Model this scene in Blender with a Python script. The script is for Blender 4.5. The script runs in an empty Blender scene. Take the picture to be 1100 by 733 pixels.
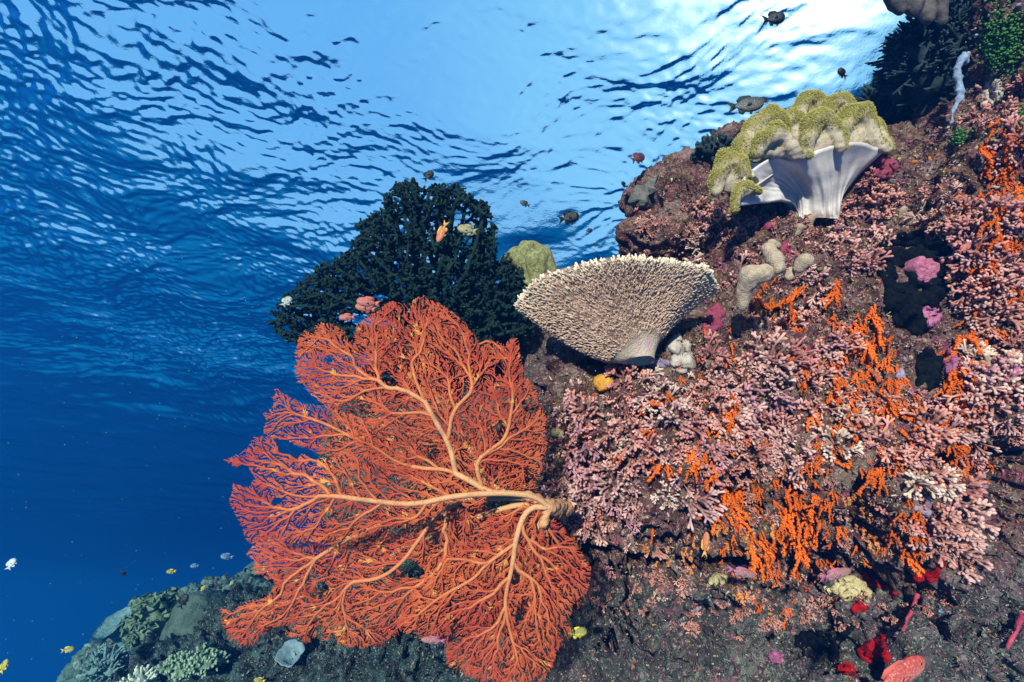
import bpy, bmesh, math, random
import numpy as np
from mathutils import Vector, Matrix, noise
from mathutils.bvhtree import BVHTree

R = math.radians
S = bpy.context.scene
COL = S.collection

# ------------------------------------------------------------------ camera
PITCH = R(28.0)
F = 504.0                                   # focal length in photo pixels (photo is 1100 wide)
RIGHT = Vector((1, 0, 0))
FWD = Vector((0, math.cos(PITCH), math.sin(PITCH)))
UP = Vector((0, -math.sin(PITCH), math.cos(PITCH)))
cam_d = bpy.data.cameras.new("camera")
cam = bpy.data.objects.new("camera", cam_d)
COL.objects.link(cam)
cam_d.sensor_width = 36.0
cam_d.lens = 36.0 * F / 1100.0
cam_d.clip_start = 0.02
cam_d.clip_end = 400.0
cam.rotation_euler = (R(90) + PITCH, 0, 0)
S.camera = cam

# ------------------------------------------------------------------ light
SUN_EL, SUN_AZ = R(3.0), R(17.0)           # lamp standing in for the camera strobes, low behind the left shoulder
to_sun = Vector((-math.sin(SUN_AZ) * math.cos(SUN_EL), -math.cos(SUN_AZ) * math.cos(SUN_EL), math.sin(SUN_EL)))
sun_d = bpy.data.lights.new("sun", 'SUN')
sun_d.energy = 4.6
sun_d.angle = R(2.0)
sun_d.color = (1.0, 0.94, 0.86)
sun = bpy.data.objects.new("sun", sun_d)
sun.rotation_euler = to_sun.to_track_quat('Z', 'Y').to_euler()
sun.location = to_sun * 20
COL.objects.link(sun)

W = bpy.data.worlds.new("World")
S.world = W
W.use_nodes = True
wn, wl = W.node_tree.nodes, W.node_tree.links
wn.clear()
def wnode(t, **k):
    n = wn.new(t)
    for a, b in k.items(): setattr(n, a, b)
    return n
sky = wnode('ShaderNodeTexSky', sky_type='NISHITA', sun_disc=False)
sky.sun_elevation = SUN_EL
sky.sun_rotation = math.atan2(to_sun.x, to_sun.y)
tc = wnode('ShaderNodeTexCoord')
sep = wnode('ShaderNodeSeparateXYZ')
wl.new(tc.outputs['Generated'], sep.inputs[0])
def wmr(src, a, b, c, d, smooth=True):
    m = wnode('ShaderNodeMapRange'); m.interpolation_type = 'SMOOTHSTEP' if smooth else 'LINEAR'
    wl.new(src, m.inputs['Value'])
    for k, v in zip(('From Min', 'From Max', 'To Min', 'To Max'), (a, b, c, d)): m.inputs[k].default_value = v
    return m.outputs['Result']
def wmix(fac, a, b, mode='MIX'):
    m = wnode('ShaderNodeMix', data_type='RGBA', blend_type=mode)
    if isinstance(fac, (int, float)): m.inputs[0].default_value = fac
    else: wl.new(fac, m.inputs[0])
    for s, v in ((6, a), (7, b)):
        if isinstance(v, tuple): m.inputs[s].default_value = (*v, 1)
        else: wl.new(v, m.inputs[s])
    return m.outputs[2]
# brightness added over the sky, strongest as solar glow towards the upper right
GLOW_DIR = (RIGHT * 430 + UP * 350 + FWD * F).normalized()
dot = wnode('ShaderNodeVectorMath', operation='DOT_PRODUCT')
wl.new(tc.outputs['Generated'], dot.inputs[0]); dot.inputs[1].default_value = GLOW_DIR
glow_a = wmr(dot.outputs['Value'], 0.50, 1.0, 0.0, 1.0)
pw = wnode('ShaderNodeMath', operation='POWER'); mx0 = wnode('ShaderNodeMath', operation='MAXIMUM')
wl.new(dot.outputs['Value'], mx0.inputs[0]); mx0.inputs[1].default_value = 0.0
wl.new(mx0.outputs[0], pw.inputs[0]); pw.inputs[1].default_value = 38.0
glow_b = pw.outputs[0]
SKY_GAIN = 1.0
added_glow = wmix(glow_a, (1.1, 3.9, 8.0), (2.1, 5.6, 8.6))
added_glow = wmix(glow_b, added_glow, (26, 28, 29))
skyc = wmix(1.0, sky.outputs['Color'], added_glow, 'ADD')
# below the horizon the world is open ocean
deep = wmix(wmr(sep.outputs['Z'], -0.22, 0.22, 0.0, 1.0), (0.001, 0.10, 1.0), (0.002, .52, 3.1))
deep = wmix(wmr(sep.outputs['Z'], -0.75, -0.32, 1.0, 0.0), deep, (0.03, 1.75, 4.4))  # brightened downwards to lift the dark reflections in the water surface
col = wmix(wmr(sep.outputs['Z'], 0.05, 0.16, 0.0, 1.0), deep, skyc)
bg = wnode('ShaderNodeBackground'); bg.inputs['Strength'].default_value = 0.06
wl.new(col, bg.inputs['Color'])
wo = wnode('ShaderNodeOutputWorld'); wl.new(bg.outputs[0], wo.inputs['Surface'])

S.view_settings.view_transform = 'Standard'
S.view_settings.look = 'None'
S.view_settings.exposure = 0.92
S.view_settings.gamma = 1.0
S.view_settings.use_curve_mapping = False
S.render.engine = 'CYCLES'
S.cycles.use_denoising = True
S.cycles.max_bounces = 6
S.cycles.diffuse_bounces = 2
S.cycles.glossy_bounces = 3
S.cycles.transparent_max_bounces = 12
S.cycles.volume_bounces = 0

# ------------------------------------------------------------------ helpers
def at(u, v, d):
    """point of the place at forward distance d seen at photo pixel (u, v)"""
    return (RIGHT * (u - 550.0) + UP * (366.5 - v) + FWD * F) * (d / F)
def to_px(p):
    d = p.dot(FWD)
    return 550.0 + p.dot(RIGHT) / d * F, 366.5 - p.dot(UP) / d * F, d
def pm(px, d): return px * d / F            # pixels -> metres at distance d

def link(o, parent=None):
    COL.objects.link(o)
    if parent is not None: o.parent = parent
    return o
def tag(o, label=None, cat=None, group=None, kind=None):
    if label: o['label'] = label
    if cat: o['category'] = cat
    if group: o['group'] = group
    if kind: o['kind'] = kind
    return o
def mesh_obj(name, verts, faces, mat, parent=None, smooth=True, attr=None):
    me = bpy.data.meshes.new(name)
    me.from_pydata([tuple(v) for v in verts], [], [tuple(f) for f in faces])
    if smooth: me.polygons.foreach_set('use_smooth', [True] * len(me.polygons))
    if attr is not None:
        a = me.attributes.new('tip', 'FLOAT', 'POINT'); a.data.foreach_set('value', np.asarray(attr, dtype=np.float32))
    mats = mat if isinstance(mat, (list, tuple)) else [mat]
    for m in mats: me.materials.append(m)
    me.update()
    return link(bpy.data.objects.new(name, me), parent)
def empty(name, loc, label, cat, group=None):
    o = bpy.data.objects.new(name, None); o.location = loc
    o.empty_display_size = 0.05
    COL.objects.link(o)
    return tag(o, label, cat, group)
def rebase(o, loc):
    """move a mesh object's origin to loc, keeping the shape in place"""
    o.data.transform(Matrix.Translation(-Vector(loc))); o.location = loc
def pip(u, v, poly):
    c = False; n = len(poly); j = n - 1
    for i in range(n):
        xi, yi = poly[i]; xj, yj = poly[j]
        if (yi > v) != (yj > v) and u < (xj - xi) * (v - yi) / (yj - yi) + xi: c = not c
        j = i
    return c
def fbm(p, octaves=4, gain=0.5, lac=2.1):
    return noise.fractal(p, 1.0 - 0.0, lac, octaves) if False else sum(
        gain ** i * noise.noise(p * (lac ** i)) for i in range(octaves))

# ------------------------------------------------------------------ materials
class NT:
    def __init__(self, name):
        self.m = bpy.data.materials.new(name); self.m.use_nodes = True
        self.t = self.m.node_tree; self.n = self.t.nodes; self.l = self.t.links
        self.n.clear()
        self.out = self.n.new('ShaderNodeOutputMaterial')
        self.obj = None
    def node(self, t, **k):
        n = self.n.new(t)
        for a, b in k.items(): setattr(n, a, b)
        return n
    def set(self, sock, v):
        if isinstance(v, bpy.types.NodeSocket): self.l.new(v, sock)
        elif isinstance(v, tuple) and len(v) == 3 and sock.type == 'RGBA': sock.default_value = (*v, 1)
        else: sock.default_value = v
    def coord(self):
        if self.obj is None: self.obj = self.node('ShaderNodeNewGeometry').outputs['Position']
        return self.obj
    def noise(self, scale, detail=4, rough=0.6, vec=None, dist=0.0, out='Fac'):
        n = self.node('ShaderNodeTexNoise')
        n.inputs['Scale'].default_value = scale; n.inputs['Detail'].default_value = detail
        n.inputs['Roughness'].default_value = rough; n.inputs['Distortion'].default_value = dist
        self.l.new(vec or self.coord(), n.inputs['Vector'])
        return n.outputs[out]
    def voro(self, scale, out='Color', feature='F1', vec=None):
        n = self.node('ShaderNodeTexVoronoi', feature=feature)
        n.inputs['Scale'].default_value = scale
        self.l.new(vec or self.coord(), n.inputs['Vector'])
        return n.outputs[out]
    def ramp(self, fac, stops, interp='LINEAR'):
        r = self.node('ShaderNodeValToRGB'); e = r.color_ramp.elements
        r.color_ramp.interpolation = interp
        while len(e) > 1: e.remove(e[-1])
        e[0].position = stops[0][0]; e[0].color = (*stops[0][1], 1)
        for p, c in stops[1:]:
            x = e.new(p); x.color = (*c, 1)
        self.l.new(fac, r.inputs[0]); return r.outputs[0]
    def mix(self, fac, a, b, mode='MIX'):
        m = self.node('ShaderNodeMix', data_type='RGBA', blend_type=mode)
        self.set(m.inputs[0], fac); self.set(m.inputs[6], a); self.set(m.inputs[7], b)
        return m.outputs[2]
    def mr(self, v, a, b, c=0.0, d=1.0):
        m = self.node('ShaderNodeMapRange'); m.interpolation_type = 'SMOOTHSTEP'
        self.set(m.inputs['Value'], v)
        for k, x in zip(('From Min', 'From Max', 'To Min', 'To Max'), (a, b, c, d)): m.inputs[k].default_value = x
        return m.outputs['Result']
    def math(self, op, a, b=0.0):
        m = self.node('ShaderNodeMath', operation=op)
        self.set(m.inputs[0], a); self.set(m.inputs[1], b); return m.outputs[0]
    def attr(self, name='tip'):
        return self.node('ShaderNodeAttribute', attribute_name=name).outputs['Fac']
    def rnd(self): return self.node('ShaderNodeObjectInfo').outputs['Random']
    def bump(self, h, strength=0.5, dist=0.01):
        b = self.node('ShaderNodeBump'); b.inputs['Strength'].default_value = strength
        b.inputs['Distance'].default_value = dist
        self.l.new(h, b.inputs['Height']); return b.outputs[0]
    def finish(self, color, rough=0.75, normal=None, spec=0.3, sss=0.0):
        p = self.node('ShaderNodeBsdfPrincipled')
        self.set(p.inputs['Base Color'], color); self.set(p.inputs['Roughness'], rough)
        p.inputs['Specular IOR Level'].default_value = spec
        if sss:
            p.inputs['Subsurface Weight'].default_value = sss
            p.inputs['Subsurface Radius'].default_value = (0.02, 0.012, 0.008)
            p.inputs['Subsurface Scale'].default_value = 0.5
        if normal is not None: self.l.new(normal, p.inputs['Normal'])
        self.l.new(p.outputs[0], self.out.inputs['Surface'])
        return self.m

def simple(name, c0, c1, scale=60, tip=None, rough=0.75, bump=0.5, bdist=0.004, spec=0.25, vary=0.35, sss=0.0, tip_range=(0.0, 1.0)):
    """two-tone mottled colour; tip is a third colour reached along the 'tip' attribute; vary shifts whole objects"""
    t = NT(name)
    f = t.noise(scale, 4)
    c = t.mix(t.mr(f, 0.3, 0.7), c0, c1)
    if tip: c = t.mix(t.mr(t.attr(), *tip_range), c, tip)
    if vary:
        hv = t.node('ShaderNodeHueSaturation'); t.l.new(c, hv.inputs['Color'])
        t.l.new(t.mr(t.rnd(), 0, 1, 1 - vary, 1 + vary * 0.5), hv.inputs['Value'])
        c = hv.outputs[0]
    return t.finish(c, rough, t.bump(t.noise(scale * 2.5, 3), bump, bdist) if bump else None, spec, sss)

def reef_material():
    t = NT("reef_rock")
    P = t.coord()
    warp = t.noise(9, 3, out='Color')
    add = t.node('ShaderNodeVectorMath', operation='MULTIPLY_ADD')
    t.l.new(warp, add.inputs[0]); add.inputs[1].default_value = (0.09, 0.09, 0.09); t.l.new(P, add.inputs[2])
    V = add.outputs[0]
    cell = t.node('ShaderNodeSeparateColor'); t.l.new(t.voro(17, vec=V), cell.inputs[0])
    cell2 = t.node('ShaderNodeSeparateColor'); t.l.new(t.voro(62, vec=V), cell2.inputs[0])
    warm = [(0.0, (.008, .006, .006)), (.16, (.06, .034, .02)), (.30, (.11, .022, .035)), (.42, (.24, .15, .085)), (.54, (.03, .018, .015)),
            (.64, (.26, .10, .13)), (.72, (.42, .34, .25)), (.80, (.17, .14, .20)), (.88, (.46, .22, .22)), (.96, (.18, .16, .09))]
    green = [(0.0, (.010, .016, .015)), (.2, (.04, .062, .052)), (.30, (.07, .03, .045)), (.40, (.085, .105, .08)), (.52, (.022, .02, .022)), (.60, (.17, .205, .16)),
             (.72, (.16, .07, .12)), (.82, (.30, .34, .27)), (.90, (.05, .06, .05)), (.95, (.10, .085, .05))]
    k1 = t.math('ADD', t.math('MULTIPLY', cell.outputs[0], .55), t.math('MULTIPLY', t.noise(26, 6, .7), .45))
    k2 = t.math('ADD', t.math('MULTIPLY', cell2.outputs[1], .6), t.math('MULTIPLY', t.noise(70, 5, .75), .4))
    cw = t.mix(.5, t.ramp(k1, warm), t.ramp(k2, warm))
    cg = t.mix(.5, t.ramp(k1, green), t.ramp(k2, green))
    # reef foot: grey-green turf, its dim light put into the colour; wall: warm crusts
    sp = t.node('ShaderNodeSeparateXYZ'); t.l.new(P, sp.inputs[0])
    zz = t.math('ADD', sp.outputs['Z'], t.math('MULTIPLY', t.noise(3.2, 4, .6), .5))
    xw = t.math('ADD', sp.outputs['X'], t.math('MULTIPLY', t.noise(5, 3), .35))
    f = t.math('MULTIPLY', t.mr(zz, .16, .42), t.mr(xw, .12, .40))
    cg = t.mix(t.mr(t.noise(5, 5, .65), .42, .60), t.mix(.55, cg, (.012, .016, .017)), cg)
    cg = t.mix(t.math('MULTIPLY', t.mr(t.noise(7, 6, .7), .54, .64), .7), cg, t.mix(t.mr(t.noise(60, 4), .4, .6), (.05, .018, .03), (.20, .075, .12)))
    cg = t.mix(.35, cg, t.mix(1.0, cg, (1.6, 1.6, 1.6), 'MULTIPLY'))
    cg = t.mix(t.mr(xw, .35, -.05), cg, t.mix(t.mr(t.noise(20, 6, .75), .40, .66), (.004, .014, .017), (.055, .115, .11)))  # left side darkened to teal, the dim far light put into the colour
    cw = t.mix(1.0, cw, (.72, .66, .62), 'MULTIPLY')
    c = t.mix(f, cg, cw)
    # coralline crusts and pale specks
    c = t.mix(t.math('MULTIPLY', t.mr(t.noise(11, 5, .65), .58, .66), t.math('MULTIPLY', f, .75)), c, (.30, .07, .13))
    c = t.mix(t.math('MULTIPLY', t.mr(t.noise(130, 3, .7), .60, .68), .85), c, (.58, .50, .43))
    c = t.mix(t.math('MULTIPLY', t.mr(t.noise(15, 5, .7), .60, .68), .5), c, (.012, .012, .014))
    h = t.math('ADD', t.math('MULTIPLY', t.noise(45, 8, .72), 1.0), t.math('MULTIPLY', t.voro(90, 'Distance', vec=V), .5))
    return t.finish(c, .85, t.bump(h, 1.0, .022), .2)

M = {}
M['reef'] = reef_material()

# ------------------------------------------------------------------ sea surface (seen from below)
WATER_Z = 3.5
def water_surface():
    rng = np.random.default_rng(5)
    def axis(lo, hi, fine_lo, fine_hi, fine, grow):
        a = list(np.arange(fine_lo, fine_hi, fine))
        s = fine
        while a[-1] < hi: s *= grow; a.append(a[-1] + s)
        b = []; s = fine; x = fine_lo
        while x > lo: s *= grow; x -= s; b.append(x)
        return np.array(b[::-1] + a)
    xs = axis(-60, 60, -6.4, 4.2, .0175, 1.04)
    ys = axis(-4, 70, .4, 7.2, .0175, 1.04)
    X, Y = np.meshgrid(xs, ys)
    Z = np.zeros_like(X); 
    def lowpass(k, seed):
        r = np.random.default_rng(seed); o = np.zeros_like(X)
        for _ in range(9):
            th = r.uniform(0, 2 * np.pi); kk = k * r.uniform(.5, 1.3)
            o += np.sin(kk * (np.cos(th) * X + np.sin(th) * Y) + r.uniform(0, 6.28))
        return o / 3.0
    gust = np.clip(.72 + .5 * lowpass(1.6, 2) - .12 * X, .15, 1.7)
    wx = X + .10 * lowpass(5, 7); wy = Y + .10 * lowpass(5, 8)
    main = R(75)
    for lam, n, slope, spread, g in ((2.2, 5, .055, 40, 0), (.9, 7, .060, 40, 0), (.42, 10, .070, 35, 1), (.22, 18, .10, 32, 1), (.125, 24, .15, 32, 1), (.075, 24, .15, 40, 1)):
        for _ in range(n):
            l = lam * rng.uniform(.75, 1.35); k = 2 * np.pi / l
            th = main + R(rng.normal(0, spread)); a = slope / k * np.sqrt(2.0 / n)
            ph = k * (np.cos(th) * wx + np.sin(th) * wy) + rng.uniform(0, 6.28)
            s = np.sin(ph); s = s + .25 * np.cos(2 * ph)
            Z += a * s * (gust if g else 1)
    ny, nx = X.shape
    V = np.stack([X, Y, Z + WATER_Z], -1).reshape(-1, 3)
    i = np.arange(ny - 1)[:, None] * nx + np.arange(nx - 1)[None, :]
    Fc = np.stack([i, i + 1, i + nx + 1, i + nx], -1).reshape(-1, 4)
    t = NT("sea_surface")
    h = t.noise(40, 3, .5)
    nrm = t.bump(h, .4, .004)
    gl = t.node('ShaderNodeBsdfGlass'); gl.inputs['IOR'].default_value = 1.333; gl.inputs['Roughness'].default_value = .02; gl.inputs['Color'].default_value = (.93, .97, 1, 1)
    t.l.new(nrm, gl.inputs['Normal']); t.l.new(gl.outputs[0], t.out.inputs['Surface'])
    me = bpy.data.meshes.new("water_surface")
    me.vertices.add(len(V)); me.vertices.foreach_set('co', V.ravel())
    me.loops.add(Fc.size); me.loops.foreach_set('vertex_index', Fc.ravel())
    me.polygons.add(len(Fc)); me.polygons.foreach_set('loop_start', np.arange(0, Fc.size, 4)); me.polygons.foreach_set('loop_total', np.full(len(Fc), 4))
    me.update(calc_edges=True); me.polygons.foreach_set('use_smooth', [True] * len(Fc))
    me.materials.append(t.m)
    tag(link(bpy.data.objects.new("water_surface", me)), kind='structure')
water_surface()

def haze():
    t = NT("sea_water")
    v = t.node('ShaderNodeVolumePrincipled')
    v.inputs['Color'].default_value = (.008, .19, .80, 1)
    v.inputs['Absorption Color'].default_value = (.0, .15, .5, 1)
    v.inputs['Density'].default_value = .034
    v.inputs['Anisotropy'].default_value = .2
    t.l.new(v.outputs[0], t.out.inputs['Volume'])
    x0, x1, y0, y1, z0, z1 = -61.5, 62.5, -5.5, 73, -9, WATER_Z + .6
    vs = [(x, y, z) for z in (z0, z1) for y in (y0, y1) for x in (x0, x1)]
    fs = [(0, 2, 3, 1), (4, 5, 7, 6), (0, 1, 5, 4), (2, 6, 7, 3), (0, 4, 6, 2), (1, 3, 7, 5)]
    tag(mesh_obj("haze", vs, fs, t.m, smooth=False), kind='stuff')
haze()

# ------------------------------------------------------------------ reef rock: overlapping masses fused, then roughened
def ico(sub):
    bm = bmesh.new(); bmesh.ops.create_icosphere(bm, subdivisions=sub, radius=1)
    v = [x.co.copy() for x in bm.verts]; f = [[y.index for y in x.verts] for x in bm.faces]; bm.free()
    return v, f
ICO = {k: ico(k) for k in (1, 2, 3, 4)}
def remesh(verts, faces, voxel, smooth=0):
    me = bpy.data.meshes.new("tmp"); me.from_pydata([tuple(v) for v in verts], [], faces)
    o = bpy.data.objects.new("tmp", me); COL.objects.link(o)
    m = o.modifiers.new("r", 'REMESH'); m.mode = 'VOXEL'; m.voxel_size = voxel
    if smooth: sm = o.modifiers.new('s', 'SMOOTH'); sm.factor = .5; sm.iterations = smooth
    dg = bpy.context.evaluated_depsgraph_get()
    out = bpy.data.meshes.new_from_object(o.evaluated_get(dg))
    bpy.data.objects.remove(o); bpy.data.meshes.remove(me)
    return out
def blobs(specs, rough=0.18, seed=0):
    """specs: (u, v, depth, rx px, ry px, rz m[, roll deg]) ellipsoids standing in the place"""
    V, Fs = [], []
    for k, s in enumerate(specs):
        u, v, d, rx, ry, rz = s[:6]; roll = R(s[6]) if len(s) > 6 else 0
        c = at(u, v, d); off = len(V); rx, ry = pm(rx, d), pm(ry, d)
        ax = RIGHT * math.cos(roll) + UP * math.sin(roll); ay = UP * math.cos(roll) - RIGHT * math.sin(roll)
        iv, jf = ICO[4]
        for p in iv:
            n = 1 + rough * noise.noise(p * 1.7 + Vector((k * 7.3 + seed, 0, 0)))
            V.append(c + (ax * p.x * rx + ay * p.y * ry + FWD * p.z * rz) * n)
        Fs += [[a + off for a in f] for f in jf]
    return V, Fs
def roughen(me, layers, extra=0.0):
    me.update()
    n = len(me.vertices); co = np.empty(n * 3); me.vertices.foreach_get('co', co); co = co.reshape(-1, 3)
    nr = np.empty(n * 3); me.vertex_normals.foreach_get('vector', nr); nr = nr.reshape(-1, 3)
    disp = np.empty(n)
    for i in range(n):
        p = Vector(co[i]); h = 0
        for sc, a, kind in layers:
            q = p * sc
            if kind == 'r': h += a * (0.6 - 1.6 * abs(noise.noise(q)))
            else: h += a * noise.noise(q)
        disp[i] = h * (1 + extra * max(0.0, min(1.0, (.30 - p.z) / .25)))
    co += nr * disp[:, None]
    me.vertices.foreach_set('co', co.ravel()); me.update()
    me.polygons.foreach_set('use_smooth', [True] * len(me.polygons))

REEF = [
    (870, 430, 1.95, 275, 185, .52), (705, 490, 1.74, 125, 125, .34), (650, 425, 1.78, 80, 62, .28),
    (1060, 400, 1.80, 190, 270, .45), (1130, 150, 1.70, 118, 280, .40), (1100, 60, 1.75, 60, 160, .3),
    (930, 235, 2.12, 210, 82, .45), (745, 268, 2.15, 78, 72, .33, 20), (716, 206, 2.35, 46, 26, .18, 12), (790, 180, 2.4, 50, 30, .2, 15),
    (525, 500, 2.45, 170, 155, .42), (430, 735, 2.45, 270, 95, .6), (640, 620, 2.1, 130, 90, .4), (860, 790, 1.95, 420, 168, .66), (1080, 660, 1.75, 130, 130, .42),
    (1040, 170, 2.4, 100, 85, .40), (1100, 30, 2.45, 85, 150, .40), (560, 380, 2.5, 90, 70, .3), (968, 640, 1.72, 66, 36, .37), (905, 640, 1.80, 40, 26, .26),
]
v_, f_ = blobs(REEF, .25)
reef_me = remesh(v_, f_, .0105)
roughen(reef_me, [(3.0, .085, 'n'), (7.5, .05, 'n'), (17, .036, 'r'), (40, .020, 'n'), (85, .010, 'n')], 1.1)
CAVES = [(1076, 505, 26, 22, .35), (806, 535, 20, 26, .16), (935, 548, 16, 30, .18), (700, 450, 14, 16, .10), (850, 345, 30, 14, .08), (640, 600, 30, 10, .18), (1025, 500, 20, 12, .1), (745, 300, 26, 30, .12), (690, 612, 55, 12, .16), (805, 613, 60, 10, .18), (880, 602, 34, 8, .10), (870, 690, 40, 9, .10), (760, 690, 45, 8, .08), (1050, 690, 20, 14, .14), (660, 690, 25, 30, .12)]
def carve():
    n = len(reef_me.vertices); co = np.empty(n * 3); reef_me.vertices.foreach_get('co', co); co = co.reshape(-1, 3)
    nr = np.empty(n * 3); reef_me.vertex_normals.foreach_get('vector', nr); nr = nr.reshape(-1, 3)
    fw, ri, up = np.array(FWD), np.array(RIGHT), np.array(UP)
    d = co @ fw; u = 550 + co @ ri / d * F; v = 366.5 - co @ up / d * F; ok = (nr @ fw < .2) & (d > .3)
    push = np.zeros(n)
    for cu, cv, ru, rv, dep in CAVES:
        e = ((u - cu) / ru) ** 2 + ((v - cv) / rv) ** 2
        push = np.maximum(push, np.where(ok, dep * np.exp(-np.minimum(e, 9) ** 2 * .9), 0))
    reef_me.vertices.foreach_set('co', (co + push[:, None] * fw).ravel())
carve()
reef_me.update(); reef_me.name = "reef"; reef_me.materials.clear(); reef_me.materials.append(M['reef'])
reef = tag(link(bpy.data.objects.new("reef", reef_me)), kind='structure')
BV = BVHTree.FromPolygons([v.co for v in reef_me.vertices], [tuple(p.vertices) for p in reef_me.polygons])
def hit(u, v):
    r = BV.ray_cast(Vector((0, 0, 0)), at(u, v, 1.0).normalized())
    return (r[0], r[1]) if r[0] is not None else (None, None)
def put(u, v, d=2.0, lift=0.0):
    p, n = hit(u, v)
    if p is None: return at(u, v, d), -FWD
    return p + n * lift, n

# ------------------------------------------------------------------ branching growth
def capsule_chain(V, Fs, pts, rads, squash=None):
    """overlapping balls along a line, to be fused"""
    iv, jf = ICO[3]
    for (a, ra), (b, rb) in zip(list(zip(pts, rads))[:-1], list(zip(pts, rads))[1:]):
        n = max(2, int((b - a).length / (min(ra, rb) * .22)))
        for k in range(n + 1):
            c = a.lerp(b, k / n); r = ra + (rb - ra) * k / n; off = len(V)
            for p in iv:
                q = p.copy() * r
                if squash: q = RIGHT * q.x * squash[0] + UP * q.y * squash[1] + FWD * q.z * squash[2]
                V.append(c + q)
            Fs += [[x + off for x in f] for f in jf]
def tree_mesh(pos, par, rad, sides=5, knob=1.0):
    """tubes along a branching skeleton; returns verts, faces and, per vertex, the tube radius"""
    n = len(pos); kids = [[] for _ in range(n)]
    for i, p in enumerate(par):
        if p >= 0: kids[p].append(i)
    V, Fc, A = [], [], []
    ang = [2 * math.pi * k / sides for k in range(sides)]
    def ring(c, dirn, ref, r):
        b = dirn.cross(ref)
        if b.length < 1e-5: b = dirn.cross(Vector((.3, .8, .5)))
        b.normalize(); a = b.cross(dirn).normalized(); s = len(V)
        for t in ang: V.append(c + (a * math.cos(t) + b * math.sin(t)) * r); A.append(r)
        return s, a
    stack = []
    for i in range(n):
        if par[i] < 0:
            if not kids[i]: continue
            for c in kids[i]:
                d = (pos[c] - pos[i]).normalized(); ref = d.orthogonal()
                s, a = ring(pos[i], d, ref, rad[c]); stack.append((c, s, a))
    while stack:
        i, s0, ref = stack.pop()
        p = par[i]; d = (pos[i] - pos[p])
        ks = sorted(kids[i], key=lambda k: -rad[k])
        if ks:
            d2 = (pos[ks[0]] - pos[i]); dd = (d.normalized() + d2.normalized())
            dd = dd.normalized() if dd.length > 1e-4 else d.normalized()
        else: dd = d.normalized()
        s1, a = ring(pos[i], dd, ref, rad[i] * (knob if not ks else 1))
        for k in range(sides):
            k2 = (k + 1) % sides
            Fc.append((s0 + k, s0 + k2, s1 + k2, s1 + k))
        if not ks:
            t = len(V); V.append(pos[i] + dd * rad[i] * knob * .9); A.append(rad[i])
            for k in range(sides): Fc.append((s1 + k, s1 + (k + 1) % sides, t))
        else:
            stack.append((ks[0], s1, a))
            for c in ks[1:]:
                d = (pos[c] - pos[i]).normalized()
                s, a2 = ring(pos[i], d, a, rad[c]); stack.append((c, s, a2))
    return V, Fc, A

def colonize(seed_pos, seed_par, attr, step, kill, reach, rng, maxit=400, jit=.25, momentum=.35):
    """space colonisation; arrays in any dimension; returns node positions and parents"""
    P = [np.asarray(p, float) for p in seed_pos]; par = list(seed_par); dim = len(P[0])
    D = [np.zeros(dim)] * len(P)
    for i, q in enumerate(par):
        if q >= 0:
            d = P[i] - P[q]; D[i] = d / (np.linalg.norm(d) + 1e-9)
    A = np.asarray(attr, float); best = np.full(len(A), 1e18); bi = np.zeros(len(A), int)
    new0 = 0; kidcount = {}
    for it in range(maxit):
        N = np.array(P[new0:])
        if len(N) and len(A):
            for s in range(0, len(N), 400):
                d2 = ((A[:, None, :] - N[None, s:s + 400, :]) ** 2).sum(-1)
                j = d2.argmin(1); m = d2[np.arange(len(A)), j]; up = m < best
                best[up] = m[up]; bi[up] = j[up] + new0 + s
        keep = best > kill * kill
        A, best, bi = A[keep], best[keep], bi[keep]
        if not len(A): break
        act = best < reach * reach
        if not act.any(): act = best < best.min() * 1.5
        new0 = len(P)
        acc = {}
        idx = bi[act]; vec = A[act] - np.array(P)[idx]; vec /= np.linalg.norm(vec, axis=1)[:, None] + 1e-9
        for i, w in zip(idx, vec):
            if i in acc: acc[i] = acc[i] + w
            else: acc[i] = w
        for i, w in acc.items():
            if kidcount.get(i, 0) >= 3: continue
            l = np.linalg.norm(w)
            if l < 1e-6: w = rng.normal(size=dim); l = np.linalg.norm(w)
            w = w / l + momentum * D[i] + rng.normal(size=dim) * jit
            w /= np.linalg.norm(w) + 1e-9
            kidcount[i] = kidcount.get(i, 0) + 1
            P.append(P[i] + w * step); par.append(i); D.append(w)
    return np.array(P), par
def pipe(par, n, r0, e):
    """thickness grows with the number of tips carried"""
    tips = [0.0] * n; has = [False] * n
    for q in par:
        if q >= 0: has[q] = True
    for i in range(n - 1, -1, -1):
        if not has[i]: tips[i] += 1
        if par[i] >= 0: tips[par[i]] += tips[i]
    return [r0 * max(1.0, t) ** e for t in tips], tips

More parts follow.
